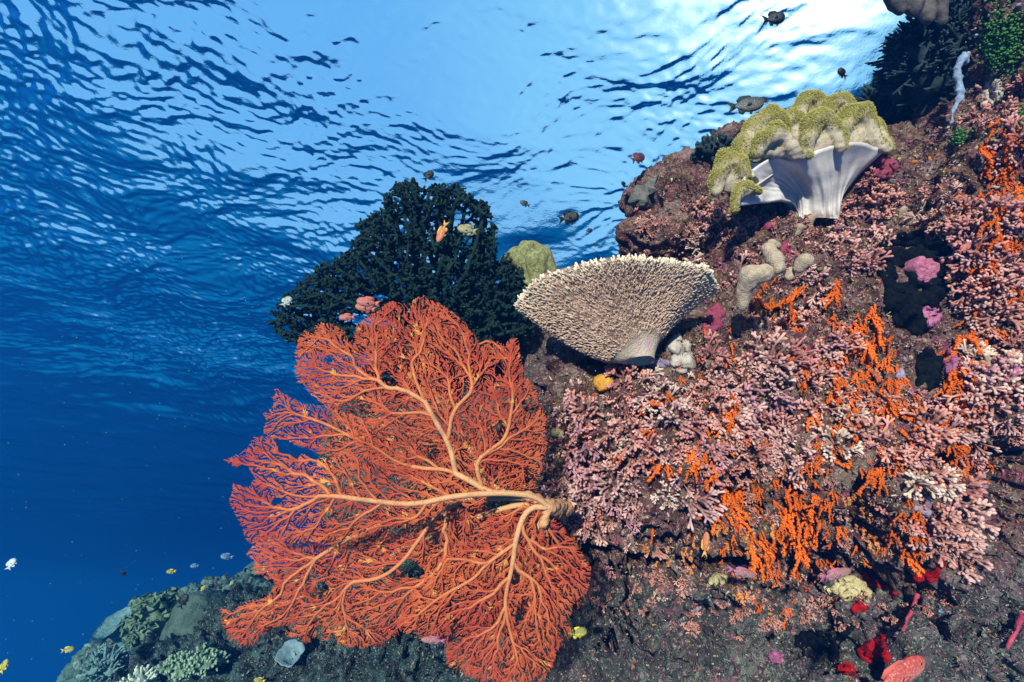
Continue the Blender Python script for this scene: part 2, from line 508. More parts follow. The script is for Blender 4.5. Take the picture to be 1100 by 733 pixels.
# ------------------------------------------------------------------ the orange sea fan
def grow_fan(P, par, poly, gap, rng, seed):
    """forking twigs that run outwards and stop where they would touch a neighbour"""
    P = [tuple(p) for p in P]; par = list(par); cell = 2.0; grid = {}; LIM = 42000
    bx, by = 590.0, 545.0
    def add(p, q):
        P.append(p); par.append(q); grid.setdefault((int(p[0] // cell), int(p[1] // cell)), []).append(len(P) - 1); return len(P) - 1
    for i, p in enumerate(P): grid.setdefault((int(p[0] // cell), int(p[1] // cell)), []).append(i)
    def lineage(i, n):
        o = set()
        while i >= 0 and n > 0: o.add(i); i = par[i]; n -= 1
        return o
    def near(p, own, r):
        cx, cy = int(p[0] // cell), int(p[1] // cell); m = int(r // cell) + 1
        for gx in range(cx - m, cx + m + 1):
            for gy in range(cy - m, cy + m + 1):
                for j in grid.get((gx, gy), ()):
                    if j in own or par[j] in own: continue
                    if (P[j][0] - p[0]) ** 2 + (P[j][1] - p[1]) ** 2 < r * r:
                        k = par[j]; kin = False
                        for _ in range(4):
                            if k < 0: break
                            if k in own: kin = True; break
                            k = par[k]
                        if not kin: return True
        return False
    def inside(p):
        w = 9 * noise.noise(Vector((p[0] * .05, p[1] * .05, seed))); w2 = 9 * noise.noise(Vector((p[1] * .05, p[0] * .05, seed + 50)))
        return pip(p[0] + w, p[1] + w2, poly) and noise.noise(Vector((p[0] * .04, p[1] * .04, seed * 3.1 + 9))) > -.46
    tipsq = []
    n0 = len(P)
    for i in range(2, n0):
        if par[i] < 0: continue
        d = math.atan2(P[i][1] - P[par[i]][1], P[i][0] - P[par[i]][0])
        if rng.random() < .42:
            tipsq.append((i, d + rng.choice((-1, 1)) * rng.uniform(.45, 1.0), rng.uniform(14, 34), rng.uniform(2, 4)))
    for i in set(range(n0)) - set(par): 
        d = math.atan2(P[i][1] - P[par[i]][1], P[i][0] - P[par[i]][0])
        for k in (-.35, 0, .35): tipsq.append((i, d + k, 8, 2))
    def run(q):
        head = 0
        while head < len(q) and len(P) < LIM:
            i, d, left, fork = q[head]; head += 1
            p = P[i]; out = math.atan2(p[1] - by, p[0] - bx)
            dd = (out - d + math.pi) % (2 * math.pi) - math.pi
            d += .045 * dd + rng.normal() * .11
            n = (p[0] + 2.0 * math.cos(d), p[1] + 2.0 * math.sin(d))
            if not inside(n): continue
            if near(n, lineage(i, 5), gap * .66): continue
            j = add(n, i)
            if left <= 0:
                a = rng.uniform(.22, .42)
                if rng.random() < .35: q.append((j, d - a * .3, rng.uniform(5, 12), 0)); q.append((j, d + rng.choice((-1, 1)) * rng.uniform(.5, .8), rng.uniform(4, 9), 0))
                else: q.append((j, d - a, rng.uniform(5, 12), 0)); q.append((j, d + a, rng.uniform(5, 12), 0))
            else: q.append((j, d, left - 2.0, 0))
    run(tipsq)
    # fill what is still open from the twigs beside it
    for rnd in range(10):
        q = []
        for i in range(n0 if rnd < 6 else 2, len(P)):
            if par[i] < 0 or rng.random() > .22: continue
            d = math.atan2(P[i][1] - P[par[i]][1], P[i][0] - P[par[i]][0]) + rng.choice((-1, 1)) * rng.uniform(.5, 1.1)
            n = (P[i][0] + gap * math.cos(d), P[i][1] + gap * math.sin(d))
            if inside(n) and not near(n, lineage(i, 3), gap * .75): q.append((i, d, rng.uniform(3, 9), 0))
        rng.shuffle(q); q = [(int(a), float(b), float(c), 0) for a, b, c, _ in q]
        run(q)
        if len(P) >= LIM: break
    return P, par
def fan_material(name, twig):
    t = NT(name)
    r = t.attr()
    f = t.noise(7, 3)
    fine = t.mix(t.mr(f, .35, .65), (.34, .042, .020), (.42, .085, .027))
    c = t.mix(t.mr(r, .0021, .0045), fine, (.47, .15, .050))
    c = t.mix(t.mr(r, .0042, .0085), c, (.52, .30, .14))
    c = t.mix(t.math('MULTIPLY', t.mr(t.noise(190, 2), .50, .62), .40), c, fine)
    c = t.mix(t.mr(t.noise(26, 3), .60, .72), c, (.60, .28, .06))
    return t.finish(c, .7, t.bump(t.noise(420, 2), .6, .002), .25)
def Z5(pts): return [(220 + x * 420 / 711, 300 + y * 433 / 733) for x, y in pts]
def sea_fan():
    rng = np.random.default_rng(11)
    mat = fan_material("fan_coral", True)
    base = at(590, 545, 1.27)
    root = empty("sea_fan", base, "huge orange-red sea fan with pale yellow branches spreading left from the reef wall", "sea fan")
    def line(pts, n=6):
        out = []
        for (a, b) in zip(pts[:-1], pts[1:]):
            l = math.hypot(b[0] - a[0], b[1] - a[1]); k = max(1, int(l / 3.2))
            for j in range(k): out.append((a[0] + (b[0] - a[0]) * j / k, a[1] + (b[1] - a[1]) * j / k))
        out.append(pts[-1]); return out
    def smooth(pts):
        for _ in range(2):
            q = [pts[0]]
            for a, b in zip(pts[:-1], pts[1:]):
                q += [(a[0] * .75 + b[0] * .25, a[1] * .75 + b[1] * .25), (a[0] * .25 + b[0] * .75, a[1] * .25 + b[1] * .75)]
            q.append(pts[-1]); pts = q
        return pts
    T = (590, 545)
    A0 = [T, (575, 533), (548, 530), (527, 530), (486, 533), (445, 543), (397, 538), (356, 532), (320, 535), (291, 522)]
    B0 = [(527, 530), (504, 516), (480, 504), (456, 504), (427, 498), (403, 480), (380, 471)]
    C0 = [(489, 504), (483, 477), (465, 448), (447, 412), (442, 389)]
    C2 = [(482, 470), (486, 442), (504, 424)]
    D0 = [(518, 524), (510, 497), (527, 483), (545, 471), (551, 430)]
    E0 = [T, (566, 545), (554, 578), (551, 607), (542, 643), (545, 666), (551, 690)]
    F0 = [(552, 585), (521, 607), (510, 622), (474, 640), (450, 660)]
    G0 = [T, (575, 536), (548, 534), (500, 536), (480, 539), (427, 556), (374, 578), (340, 600)]
    H0 = [(500, 536), (470, 552), (450, 580), (433, 604), (409, 622), (380, 625)]
    top = Z5([(600, 385), (628, 300), (620, 240), (592, 190), (575, 155), (568, 112), (545, 125), (520, 103), (500, 118), (475, 85), (440, 50), (395, 30), (365, 48), (345, 36), (312, 52), (275, 82), (270, 118), (254, 92), (215, 83), (195, 105), (176, 98), (158, 140), (165, 172), (200, 215), (240, 260), (280, 310), (330, 350), (400, 372), (470, 387), (520, 397)])
    plume = Z5([(360, 340), (300, 260), (250, 235), (190, 222), (160, 222), (130, 198), (112, 222), (96, 240), (108, 272), (165, 302), (220, 322), (280, 352)])
    left = Z5([(520, 388), (440, 365), (330, 335), (260, 312), (200, 325), (140, 322), (128, 292), (90, 283), (75, 312), (38, 328), (58, 352), (46, 378), (42, 408), (62, 452), (90, 478), (150, 475), (230, 485), (330, 455), (430, 425), (520, 405)])
    low_l = Z5([(500, 398), (420, 410), (300, 440), (200, 455), (90, 470), (78, 500), (92, 532), (140, 560), (105, 585), (25, 598), (38, 640), (60, 670), (90, 662), (122, 628), (190, 658), (232, 642), (240, 668), (320, 668), (372, 625), (430, 570), (480, 480), (520, 420)])
    bottom = Z5([(590, 405), (520, 430), (450, 490), (380, 560), (345, 632), (400, 655), (436, 660), (440, 702), (500, 735), (560, 748), (600, 728), (628, 718), (640, 680), (664, 640), (672, 600), (698, 560), (692, 500), (650, 445), (612, 412)])
    # (branch skeletons with their joints, territory, distance, spacing)
    blades = [
        ([A0[:4] + B0[1:], C0, C2, D0], top, 1.245, 2.6, 0.02),
        ([A0[:4] + B0[1:] + [(350, 455), (318, 445)]], plume, 1.265, 2.6, 0.04),
        ([A0], left, 1.215, 2.6, -.03),
        ([G0, H0], low_l, 1.29, 2.6, 0.05),
        ([E0, F0], bottom, 1.235, 2.6, 0.0),
        ([[T, (560, 535), (520, 520), (500, 470), (470, 430)]], top, 1.33, 3.2, .08),
        ([[T, (560, 540), (500, 560), (430, 590)]], low_l, 1.345, 3.2, .10),
        ([[T, (575, 570), (560, 620)]], bottom, 1.31, 3.2, .05),
    ]
    for bi, (lines, poly, depth, sp, bow) in enumerate(blades):
        P, par = [], []
        for k, ln in enumerate(lines):
            pts = line(smooth(ln))
            if k == 0: prev = -1
            else:
                prev = min(range(len(P)), key=lambda i: (P[i][0] - pts[0][0]) ** 2 + (P[i][1] - pts[0][1]) ** 2); pts = pts[1:]
            for q in pts:
                P.append(q); par.append(prev); prev = len(P) - 1
        npt = len(P)
        Q, par = grow_fan(P, par, poly, sp, rng, bi)
        rad, tips = pipe(par, len(Q), 0.00098, .236)
        def lift(q, i):
            u, v = q
            w = (u - 590) / 350
            dd = depth + bow * (w * w) - .05 * w * 0 + .03 * noise.noise(Vector((u * .012, v * .012, bi * 5))) + .006 * noise.noise(Vector((u * .08, v * .08, bi)))
            dist0 = math.hypot(u - T[0], v - T[1]); k = min(1, dist0 / 90)
            dd = 1.262 * (1 - k) + dd * k
            return at(u, v, dd)
        pos = [lift(q, i) - base for i, q in enumerate(Q)]
        # thick limbs are the parts, their fine twigs the sub-part
        thick = [i < npt or tips[i] > 22 for i in range(len(Q))]
        for i in range(len(Q)):
            if par[i] >= 0 and thick[i]: thick[par[i]] = True
        rad2 = [r * (1.0 + .12 * min(1, t / 300)) for r, t in zip(rad, tips)]
        mp, ip = {}, []
        for i in range(len(Q)):
            if thick[i]: mp[i] = len(ip); ip.append(i)
        V, Fc, A = tree_mesh([pos[i] for i in ip], [mp.get(par[i], -1) if par[i] >= 0 else -1 for i in ip], [rad2[i] for i in ip], 7)
        br = mesh_obj("branch", V, Fc, mat, root, attr=A)
        keep = set()
        for i in range(len(Q)):
            if not thick[i]:
                keep.add(i)
                if par[i] >= 0: keep.add(par[i])
        mp, ip = {}, []
        for i in sorted(keep): mp[i] = len(ip); ip.append(i)
        V, Fc, A = tree_mesh([pos[i] for i in ip], [-1 if thick[i] else mp[par[i]] for i in ip], [rad[i] * (.8 + .4 * random.random()) for i in ip], 4, 1.15)
        mesh_obj("twigs", V, Fc, mat, br, attr=A)
    # holdfast spreading on the rock
    hp, hpar, hr = [], [], []
    hp = [at(606, 546, 1.38) - base, at(598, 546, 1.32) - base, at(589, 544, 1.272) - base, at(577, 537, 1.264) - base, at(562, 532, 1.26) - base]
    hpar = [-1, 0, 1, 2, 3]; hr = [.026, .023, .019, .014, .009]
    for k in range(0):
        a = k / 7 * 6.28; hp.append(hp[1] + (RIGHT * math.cos(a) * .3 + UP * math.sin(a)) * .05 + FWD * .06); hpar.append(1); hr.append(.010)
    hp.append(at(584, 562, 1.262) - base); hpar.append(2); hr.append(.015)
    V, Fs = [], []
    for i, q in enumerate(hpar):
        if q >= 0: capsule_chain(V, Fs, [hp[q], hp[i]], [hr[q] * (1 if q == i - 1 else .5), hr[i]])
    hm = remesh(V, Fs, .004, 14)
    roughen(hm, [(22, .008, 'n'), (80, .004, 'n'), (180, .0025, 'n')])
    hm.name = 'holdfast'; hm.materials.clear(); hm.materials.append(simple("fan_holdfast", (.36, .15, .06), (.50, .27, .13), 70, vary=0))
    link(bpy.data.objects.new("holdfast", hm), root)
sea_fan()

# ------------------------------------------------------------------ dark tree coral behind the fan
def Z8(pts): return [(280 + x * .3, 170 + y * .3) for x, y in pts]
def tree_coral():
    rng = np.random.default_rng(3)
    poly = Z8([(70, 640), (42, 590), (50, 515), (110, 480), (150, 430), (245, 365), (325, 340), (355, 225), (425, 190), (455, 120), (490, 90), (545, 75), (600, 88), (640, 110), (680, 95), (735, 112), (805, 160), (832, 220), (845, 340), (935, 395), (965, 480), (985, 640), (850, 720), (600, 700), (300, 700), (150, 690)])
    D0 = 1.95; base = at(520, 415, 2.06); sc = D0 / F
    att = []
    us = [p[0] for p in poly]; vs = [p[1] for p in poly]
    n = 0
    while n < 5600:
        u, v = rng.uniform(min(us), max(us)), rng.uniform(min(vs), max(vs))
        if pip(u, v, poly) and noise.noise(Vector((u * .045, v * .045, 4))) > -.33:
            c = max(0, 1 - ((u - 490) / 190) ** 2)
            att.append((u, v, rng.uniform(-38, 38) * (.35 + .65 * c))); n += 1
    seeds = [(520, 415, 30), (505, 395, 15), (490, 375, 0), (470, 350, -5)]
    P, par = colonize(seeds, [-1, 0, 1, 2], att, 4.2, 5.2, 60, rng, 260, jit=.25, momentum=.3)
    rad, tips = pipe(par, len(P), .0056, .20)
    pos = [at(p[0], p[1], D0 + p[2] * sc) - base for p in P]
    t = NT("tree_coral")
    c = t.mix(t.mr(t.noise(40, 3), .35, .65), (.002, .010, .009), (.008, .026, .020))
    mat = t.finish(c, .8, t.bump(t.noise(150, 2), .6, .004), .12)
    root = empty("tree_coral", base, "dark green-black bushy tree coral behind the top of the orange sea fan", "coral")
    V, Fc, A = tree_mesh(pos, par, rad, 6, 1.35)
    mesh_obj("branches", V, Fc, mat, root)
    # short cup-like side buds along every branch
    V, Fc = [], []
    for i in range(4, len(pos)):
        for _ in range(3 if tips[i] < 4 else 1):
            if rng.random() < .25: continue
            d = Vector(rng.normal(size=3)).normalized(); ax = (pos[i] - pos[par[i]]).normalized()
            d = (d - ax * d.dot(ax) * .7).normalized(); r = .0044 * rng.uniform(.8, 1.3); L = rad[i] + r * rng.uniform(1.6, 3.4)
            a = d.orthogonal().normalized(); b = d.cross(a); s = len(V)
            for (h, w) in ((0, .8), (.75, 1.0), (1.0, .55)):
                for k in range(6): V.append(pos[i] + d * L * h + (a * math.cos(k * 1.047) + b * math.sin(k * 1.047)) * r * w)
            for q in (0, 6):
                for k in range(6): Fc.append((s + q + k, s + q + (k + 1) % 6, s + q + 6 + (k + 1) % 6, s + q + 6 + k))
            Fc.append(tuple(s + 12 + k for k in range(6)))
    mesh_obj("buds", V, Fc, mat, root)
tree_coral()

# ------------------------------------------------------------------ table coral
def stub(V, Fc, A, p, d, L, r, sides=5, taper=.6, t0=0.0, t1=1.0, bend=None):
    a = d.orthogonal().normalized(); b = d.cross(a); s = len(V)
    for h, w in ((0, 1.0), (.55, .9), (.92, taper)):
        q = p + d * L * h + (bend * (h * h) if bend else Vector((0, 0, 0)))
        for k in range(sides):
            t = 6.2832 * k / sides
            V.append(q + (a * math.cos(t) + b * math.sin(t)) * r * w); A.append(t0 + (t1 - t0) * h)
    V.append(p + d * L + (bend if bend else Vector((0, 0, 0)))); A.append(t1)
    for q in (0, sides):
        for k in range(sides): Fc.append((s + q + k, s + q + (k + 1) % sides, s + q + sides + (k + 1) % sides, s + q + sides + k))
    for k in range(sides): Fc.append((s + 2 * sides + k, s + 2 * sides + (k + 1) % sides, s + 3 * sides))

def table_coral():
    rng = random.Random(4)
    d0 = 1.40
    foot = at(692, 388, d0 + .03)
    root = empty("table_coral", foot, "tan funnel-shaped table coral with pale spiky rim on top of the reef wall", "coral")
    # rim of the plate as a closed loop of points seen in the photograph, with real depth
    front = [(556, 330, 1.36), (566, 352, 1.26), (592, 366, 1.20), (625, 368, 1.18), (655, 372, 1.22)]
    cx, cy, cd = 660, 316, 1.42
    def rim(th):
        # ellipse of the plate in the place: wide across, deep away from the viewer, tilted up at the back
        c, s = math.cos(th), math.sin(th)
        wob = 1 + .035 * math.sin(3 * th + 1) + .03 * math.sin(7 * th)
        u = cx + 104 * c * wob; 
        p = at(u, 0, cd)
        e = at(cx, cy, cd) + RIGHT * pm(104, cd) * c * wob + (Vector((0, 1, 0)) * .155 * s + Vector((0, 0, 1)) * (-.055 * s * 0)) * wob
        e += Vector((0, 0, 1)) * (pm(-18, cd) * -c * 1.0 * -1 * .0)
        # left side hangs lower than the right one
        e += UP * pm(14, cd) * (c * .55)
        return e
    def prof(th, k):
        e = rim(th); f = foot + RIGHT * pm(-4, d0)
        b = f + (RIGHT * math.cos(th) * .042 + Vector((0, 1, 0)) * math.sin(th) * .035)
        # flaring profile: narrow neck, then sweeping outwards
        w = k ** 1.25
        hgt = k ** (.72 + .75 * max(0.0, -math.cos(th)))
        h = b.lerp(e, w)
        up = Vector((0, 0, 1)); dz = (e - b).dot(up)
        h += up * (dz * (hgt - w))
        h += UP * pm(-10, cd) * math.sin(math.pi * k) * max(0, -math.cos(th) * .9 + .15)
        return h
    NT_, NK = 120, 26
    V, Fc, A = [], [], []
    for lay in (0, 1):
        for j in range(NK + 1):
            k = j / NK
            for i in range(NT_):
                th = 2 * math.pi * i / NT_
                p = prof(th, k) + Vector((0, 0, .012 * lay * k + (.0 if lay == 0 else .004)))
                p += Vector((0, 0, .004 * noise.noise(p * 30)))
                V.append(p - foot); A.append(k)
    o2 = (NK + 1) * NT_
    for lay in (0, 1):
        for j in range(NK):
            for i in range(NT_):
                a = lay * o2 + j * NT_ + i; b = lay * o2 + j * NT_ + (i + 1) % NT_
                q = (a, b, b + NT_, a + NT_); Fc.append(q if lay == 0 else q[::-1])
    for i in range(NT_):
        a = NK * NT_ + i; b = NK * NT_ + (i + 1) % NT_
        Fc.append((a, b, b + o2, a + o2))
    t = NT("table_plate")
    c = t.mix(t.mr(t.noise(50, 4), .35, .65), (.15, .09, .065), (.33, .21, .15))
    c = t.mix(t.mr(t.attr(), .34, .10), c, (.40, .34, .24))
    c = t.mix(t.math('MULTIPLY', t.mr(t.noise(30, 5, .7), .48, .58), t.mr(t.attr(), .26, .02)), c, (.50, .22, .34))
    mp = t.finish(c, .8, t.bump(t.noise(150, 4), .8, .006), .2)
    mesh_obj("plate", V, Fc, mp, root, attr=A)
    # branchlets under the plate, long pale fingers at the rim
    V, Fc, A = [], [], []
    for _ in range(8000):
        th = rng.uniform(0, 6.2832); k = math.sqrt(rng.uniform(.05, 1.0))
        if math.sin(th) > .45 and k < .9: continue
        p = prof(th, k); q = prof(th, min(1, k + .03)) if k < .97 else prof(th, k); q0 = prof(th, k - .03)
        out = (q - q0).normalized(); side = (prof(th + .02, k) - p).normalized()
        nrm = side.cross(out); nrm = nrm if nrm.z < 0 else -nrm
        d = (out * 1.0 + nrm * rng.uniform(.25, .8) + side * rng.uniform(-.5, .5)).normalized()
        L = (.005 + .007 * k) * rng.uniform(.7, 1.5); r = .0021 * rng.uniform(.8, 1.4)
        stub(V, Fc, A, p - foot, d, L, r, 5, .6, max(0, (k - .84) * 2.2), max(.10, (k - .70) * 2.0), d * 0)
    mb = simple("table_branchlets", (.38, .24, .165), (.54, .375, .27), 60, tip=(.66, .56, .40), vary=0, bump=.3, tip_range=(.1, .9))
    mesh_obj("branchlets", V, Fc, mb, root, attr=A)
    V, Fc, A = [], [], []
    for i in range(900):
        th = rng.uniform(0, 6.2832); p = prof(th, rng.uniform(.93, 1.0)); q = prof(th, .9)
        out = (p - q).normalized()
        d = (out * .7 + Vector((0, 0, rng.uniform(.3, 1.1))) + Vector((rng.uniform(-.5, .5), rng.uniform(-.5, .5), 0))).normalized()
        L = rng.uniform(.010, .025)
        stub(V, Fc, A, p - foot, d, L, .0036 * rng.uniform(.8, 1.2), 6, .7, .1, 1)
        for _ in range(2):
            d2 = (d + Vector((rng.uniform(-1, 1), rng.uniform(-1, 1), rng.uniform(-.3, .8)))).normalized()
            stub(V, Fc, A, p - foot + d * L * rng.uniform(.2, .6), d2, L * .5, .0027, 5, .7, .4, 1)
    mr_ = simple("table_rim", (.34, .235, .16), (.46, .34, .23), 70, tip=(.66, .56, .42), vary=0, bump=.3)
    mesh_obj("rim_fingers", V, Fc, mr_, root, attr=A)
table_coral()

# ------------------------------------------------------------------ leather corals
def grow_points(me, n, rng):
    me.calc_loop_triangles()
    tri = me.loop_triangles; ar = np.array([t.area for t in tri]); cs = np.cumsum(ar); out = []
    for _ in range(n):
        t = tri[min(len(tri) - 1, int(np.searchsorted(cs, rng.random() * cs[-1])))]
        a, b = rng.random(), rng.random()
        if a + b > 1: a, b = 1 - a, 1 - b
        vs = [me.vertices[i] for i in t.vertices]
        out.append((vs[0].co * (1 - a - b) + vs[1].co * a + vs[2].co * b, (vs[0].normal * (1 - a - b) + vs[1].normal * a + vs[2].normal * b).normalized()))
    return out
def leather_coral():
    rng = random.Random(8)
    D = 1.62
    h_, _n = hit(876, 228); D = h_.dot(FWD) - .05
    foot = at(878, 228, D + .03)
    root = empty("leather_coral", foot, "big mushroom leather coral with white stalk and ruffled olive yellow cap", "coral")
    # stalk: a flaring, folded skirt from the foot up to the underside of the cap
    rim = [(802, 205, -.16), (788, 222, -.20), (790, 204, -.18), (806, 184, -.17), (830, 170, -.15), (858, 172, -.15), (884, 160, -.14), (905, 154, -.13), (925, 154, -.11), (953, 160, -.06), (948, 150, .05), (915, 140, .14), (870, 144, .18), (830, 156, .16), (800, 176, .06), (788, 205, -.06)]
    n = len(rim); NT_ = 160; NK = 30; V, Fc, A = [], [], []
    def rp(t):
        x = t * n; i = int(x) % n; f = x - int(x)
        P_ = [rim[(i + k - 1) % n] for k in range(4)]
        o = []
        for c in range(3):
            a, b, cc, dd = (p[c] for p in P_)
            o.append(.5 * ((2 * b) + (-a + cc) * f + (2 * a - 5 * b + 4 * cc - dd) * f * f + (-a + 3 * b - 3 * cc + dd) * f ** 3))
        return at(o[0], o[1], D + o[2])
    for j in range(NK + 1):
        k = j / NK
        for i in range(NT_):
            t = i / NT_; e = rp(t)
            w = t * 2 * math.pi
            # ring at foot
            eu, ev, ed = to_px(e)
            ang = math.atan2((ed - D) / .18, (eu - 872) / 80)
            b = foot + RIGHT * math.cos(ang) * pm(29, D) * (1 + .12 * math.sin(5 * ang)) + FWD * (math.sin(ang) * .10 + .06) - UP * pm(9, D)
            f = k ** 2.1
            h = b.lerp(e, f)
            up = UP; dz = (e - b).dot(up)
            h += up * dz * ((k ** .95) - f) * .85
            h += UP * pm(26, D) * math.sin(math.pi * k ** .9) * max(0.0, -math.cos(ang)) ** 1.2
            fold = .0075 * (math.sin(w * 13 + 2.2 * math.sin(w * 3)) + .5 * math.sin(w * 31 + 2 * math.sin(w * 5 + 1))) * (math.sin(math.pi * min(1, k * .9 + .08)) ** 1.0)
            h += (FWD * .8 + RIGHT * .4) * fold + FWD * .012 * noise.noise(h * 14)
            V.append(h - foot); A.append(k)
    for j in range(NK):
        for i in range(NT_):
            a = j * NT_ + i; b = j * NT_ + (i + 1) % NT_; Fc.append((a, b, b + NT_, a + NT_))
    # close the top under the cap
    c = len(V); V.append(at(868, 160, D) - foot); A.append(1)
    for i in range(NT_): Fc.append((NK * NT_ + i, NK * NT_ + (i + 1) % NT_, c))
    t = NT("leather_stalk")
    col = t.mix(t.mr(t.noise(22, 5), .3, .7), (.48, .43, .40), (.58, .54, .51))
    col = t.mix(t.math('MULTIPLY', t.mr(t.attr(), .22, .0), t.mr(t.noise(40, 4), .35, .6)), col, (.20, .13, .10))
    col = t.mix(t.math('MULTIPLY', t.mr(t.noise(90, 3), .60, .72), .5), col, (.30, .25, .22))
    st = t.finish(col, .5, t.bump(t.noise(60, 4), .25, .004), .3, .12)
    mesh_obj("stalk", V, Fc, st, root, attr=A)
    # cap: folded lobes, each an arch with a fleshy web inside it
    t = NT("leather_cap")
    k = t.attr()
    c = t.mix(t.mr(t.math('ADD', k, t.math('MULTIPLY', t.noise(40, 3), .3)), .62, 1.05), (.42, .34, .28), (.15, .125, .025))
    c = t.mix(t.mr(t.noise(330, 2), .5, .65), c, (.42, .36, .12))
    mc = t.finish(c, .8, t.bump(t.noise(330, 2), .9, .005), .15, .05)
    mpz = simple("leather_polyps", (.15, .125, .02), (.25, .21, .04), 18, tip=(.40, .36, .09), vary=0, bump=0)
    cap = empty("cap", (0, 0, 0), None, None); cap.parent = root
    def L(pts, r, web=None, full=1.0):
        V, Fs = [], []
        capsule_chain(V, Fs, [at(u, v, D + d) - foot for u, v, d in pts], [pm(x * .86, D) for x in r])
        if web:
            u, v, d, a_, b_ = web; iv, jf = ICO[3]; off = len(V); c0 = at(u, v, D + d) - foot
            for p in iv: V.append(c0 + RIGHT * p.x * pm(a_ * .85, D) + UP * p.y * pm(b_ * .85, D) + FWD * p.z * pm(7, D))
            Fs += [[x + off for x in f] for f in jf]
        me = remesh(V, Fs, .0042); roughen(me, [(22, .009, 'n'), (60, .004, 'n')])
        ys = [v.co.dot(UP) for v in me.vertices]; lo, hi = min(ys), max(ys)
        xs = [v.co.dot(RIGHT) for v in me.vertices]; xc, xw = (min(xs) + max(xs)) / 2, (max(xs) - min(xs)) / 2
        def rr(p):
            return max(0.0, min(1.3, math.hypot((p.dot(RIGHT) - xc) / xw * .8, (p.dot(UP) - lo) / (hi - lo)) + .25 * noise.noise(p * 25)))
        tipv = [rr(v.co) for v in me.vertices]
        at_ = me.attributes.new('tip', 'FLOAT', 'POINT'); at_.data.foreach_set('value', np.array(tipv, dtype=np.float32))
        me.name = "lobe"; me.materials.clear(); me.materials.append(mc)
        lob = link(bpy.data.objects.new("lobe", me), cap)
        V2, F2, A2 = [], [], []
        ar = sum(p.area for p in me.polygons)
        for p, nn in grow_points(me, int(ar * 80000), rng):
            f = rr(p)
            if rng.random() > max(.05, 2.6 * f - 1.25) or nn.dot(UP) < -.6: continue
            d = (nn + Vector((rng.uniform(-.4, .4), rng.uniform(-.4, .4), rng.uniform(-.2, .5)))).normalized()
            stub(V2, F2, A2, p - nn * .001, d, rng.uniform(.003, .0085), rng.uniform(.0007, .0011), 4, .9, 0, 1)
        base_ = len(me.vertices)
        vs_ = [v.co.copy() for v in me.vertices] + V2; fs_ = [tuple(p.vertices) for p in me.polygons] + [tuple(x + base_ for x in f) for f in F2]
        tp = tipv + A2
        n2 = bpy.data.meshes.new("lobe"); n2.from_pydata([tuple(v) for v in vs_], [], fs_)
        n2.polygons.foreach_set('use_smooth', [True] * len(n2.polygons))
        n2.polygons.foreach_set('material_index', [0] * len(me.polygons) + [1] * len(F2))
        a2 = n2.attributes.new('tip', 'FLOAT', 'POINT'); a2.data.foreach_set('value', np.array(tp, dtype=np.float32))
        n2.materials.append(mc); n2.materials.append(mpz); lob.data = n2; bpy.data.meshes.remove(me)
    L([(770, 205, -.14), (771, 188, -.14), (780, 172, -.14), (793, 176, -.15), (802, 190, -.16)], [7, 9, 11, 9, 6], (784, 192, -.13, 14, 18))
    L([(789, 226, -.20), (791, 214, -.20), (797, 203, -.19), (808, 204, -.18), (815, 206, -.17)], [4, 6, 8, 6, 4])
    L([(797, 172, -.06), (800, 155, -.05), (813, 136, -.03), (828, 124, -.02), (838, 132, -.02), (838, 150, -.02)], [10, 12, 13, 11, 10, 8], (816, 158, -.05, 20, 20))
    L([(812, 164, -.17), (819, 152, -.18), (832, 143, -.18), (843, 150, -.18), (852, 164, -.18), (868, 168, -.17)], [6, 9, 11, 9, 7, 5], (834, 160, -.16, 18, 10))
    L([(843, 158, .02), (842, 136, .04), (849, 126, .05), (858, 132, .05), (860, 152, .04)], [8, 9, 10, 9, 8], (850, 145, .05, 9, 14))
    L([(858, 138, .12), (857, 120, .13), (865, 107, .13), (878, 108, .13), (884, 122, .12)], [9, 10, 10, 10, 9], (870, 124, .14, 14, 14))
    L([(868, 170, -.12), (867, 150, -.13), (873, 132, -.12), (884, 128, -.12), (894, 138, -.12), (904, 158, -.13)], [6, 9, 11, 11, 9, 6], (882, 152, -.10, 15, 18))
    L([(886, 128, .08), (894, 112, .09), (905, 109, .09), (914, 120, .08), (916, 136, .07)], [8, 10, 10, 9, 8], (902, 126, .1, 13, 14))
    L([(902, 158, -.07), (904, 140, -.07), (913, 124, -.06), (925, 122, -.06), (934, 136, -.06), (940, 152, -.07), (953, 161, -.08)], [7, 10, 12, 12, 9, 7, 5], (918, 146, -.05, 15, 18))
    L([(926, 128, .04), (937, 134, .03), (946, 148, .0), (955, 158, -.02)], [8, 9, 8, 5])
leather_coral()

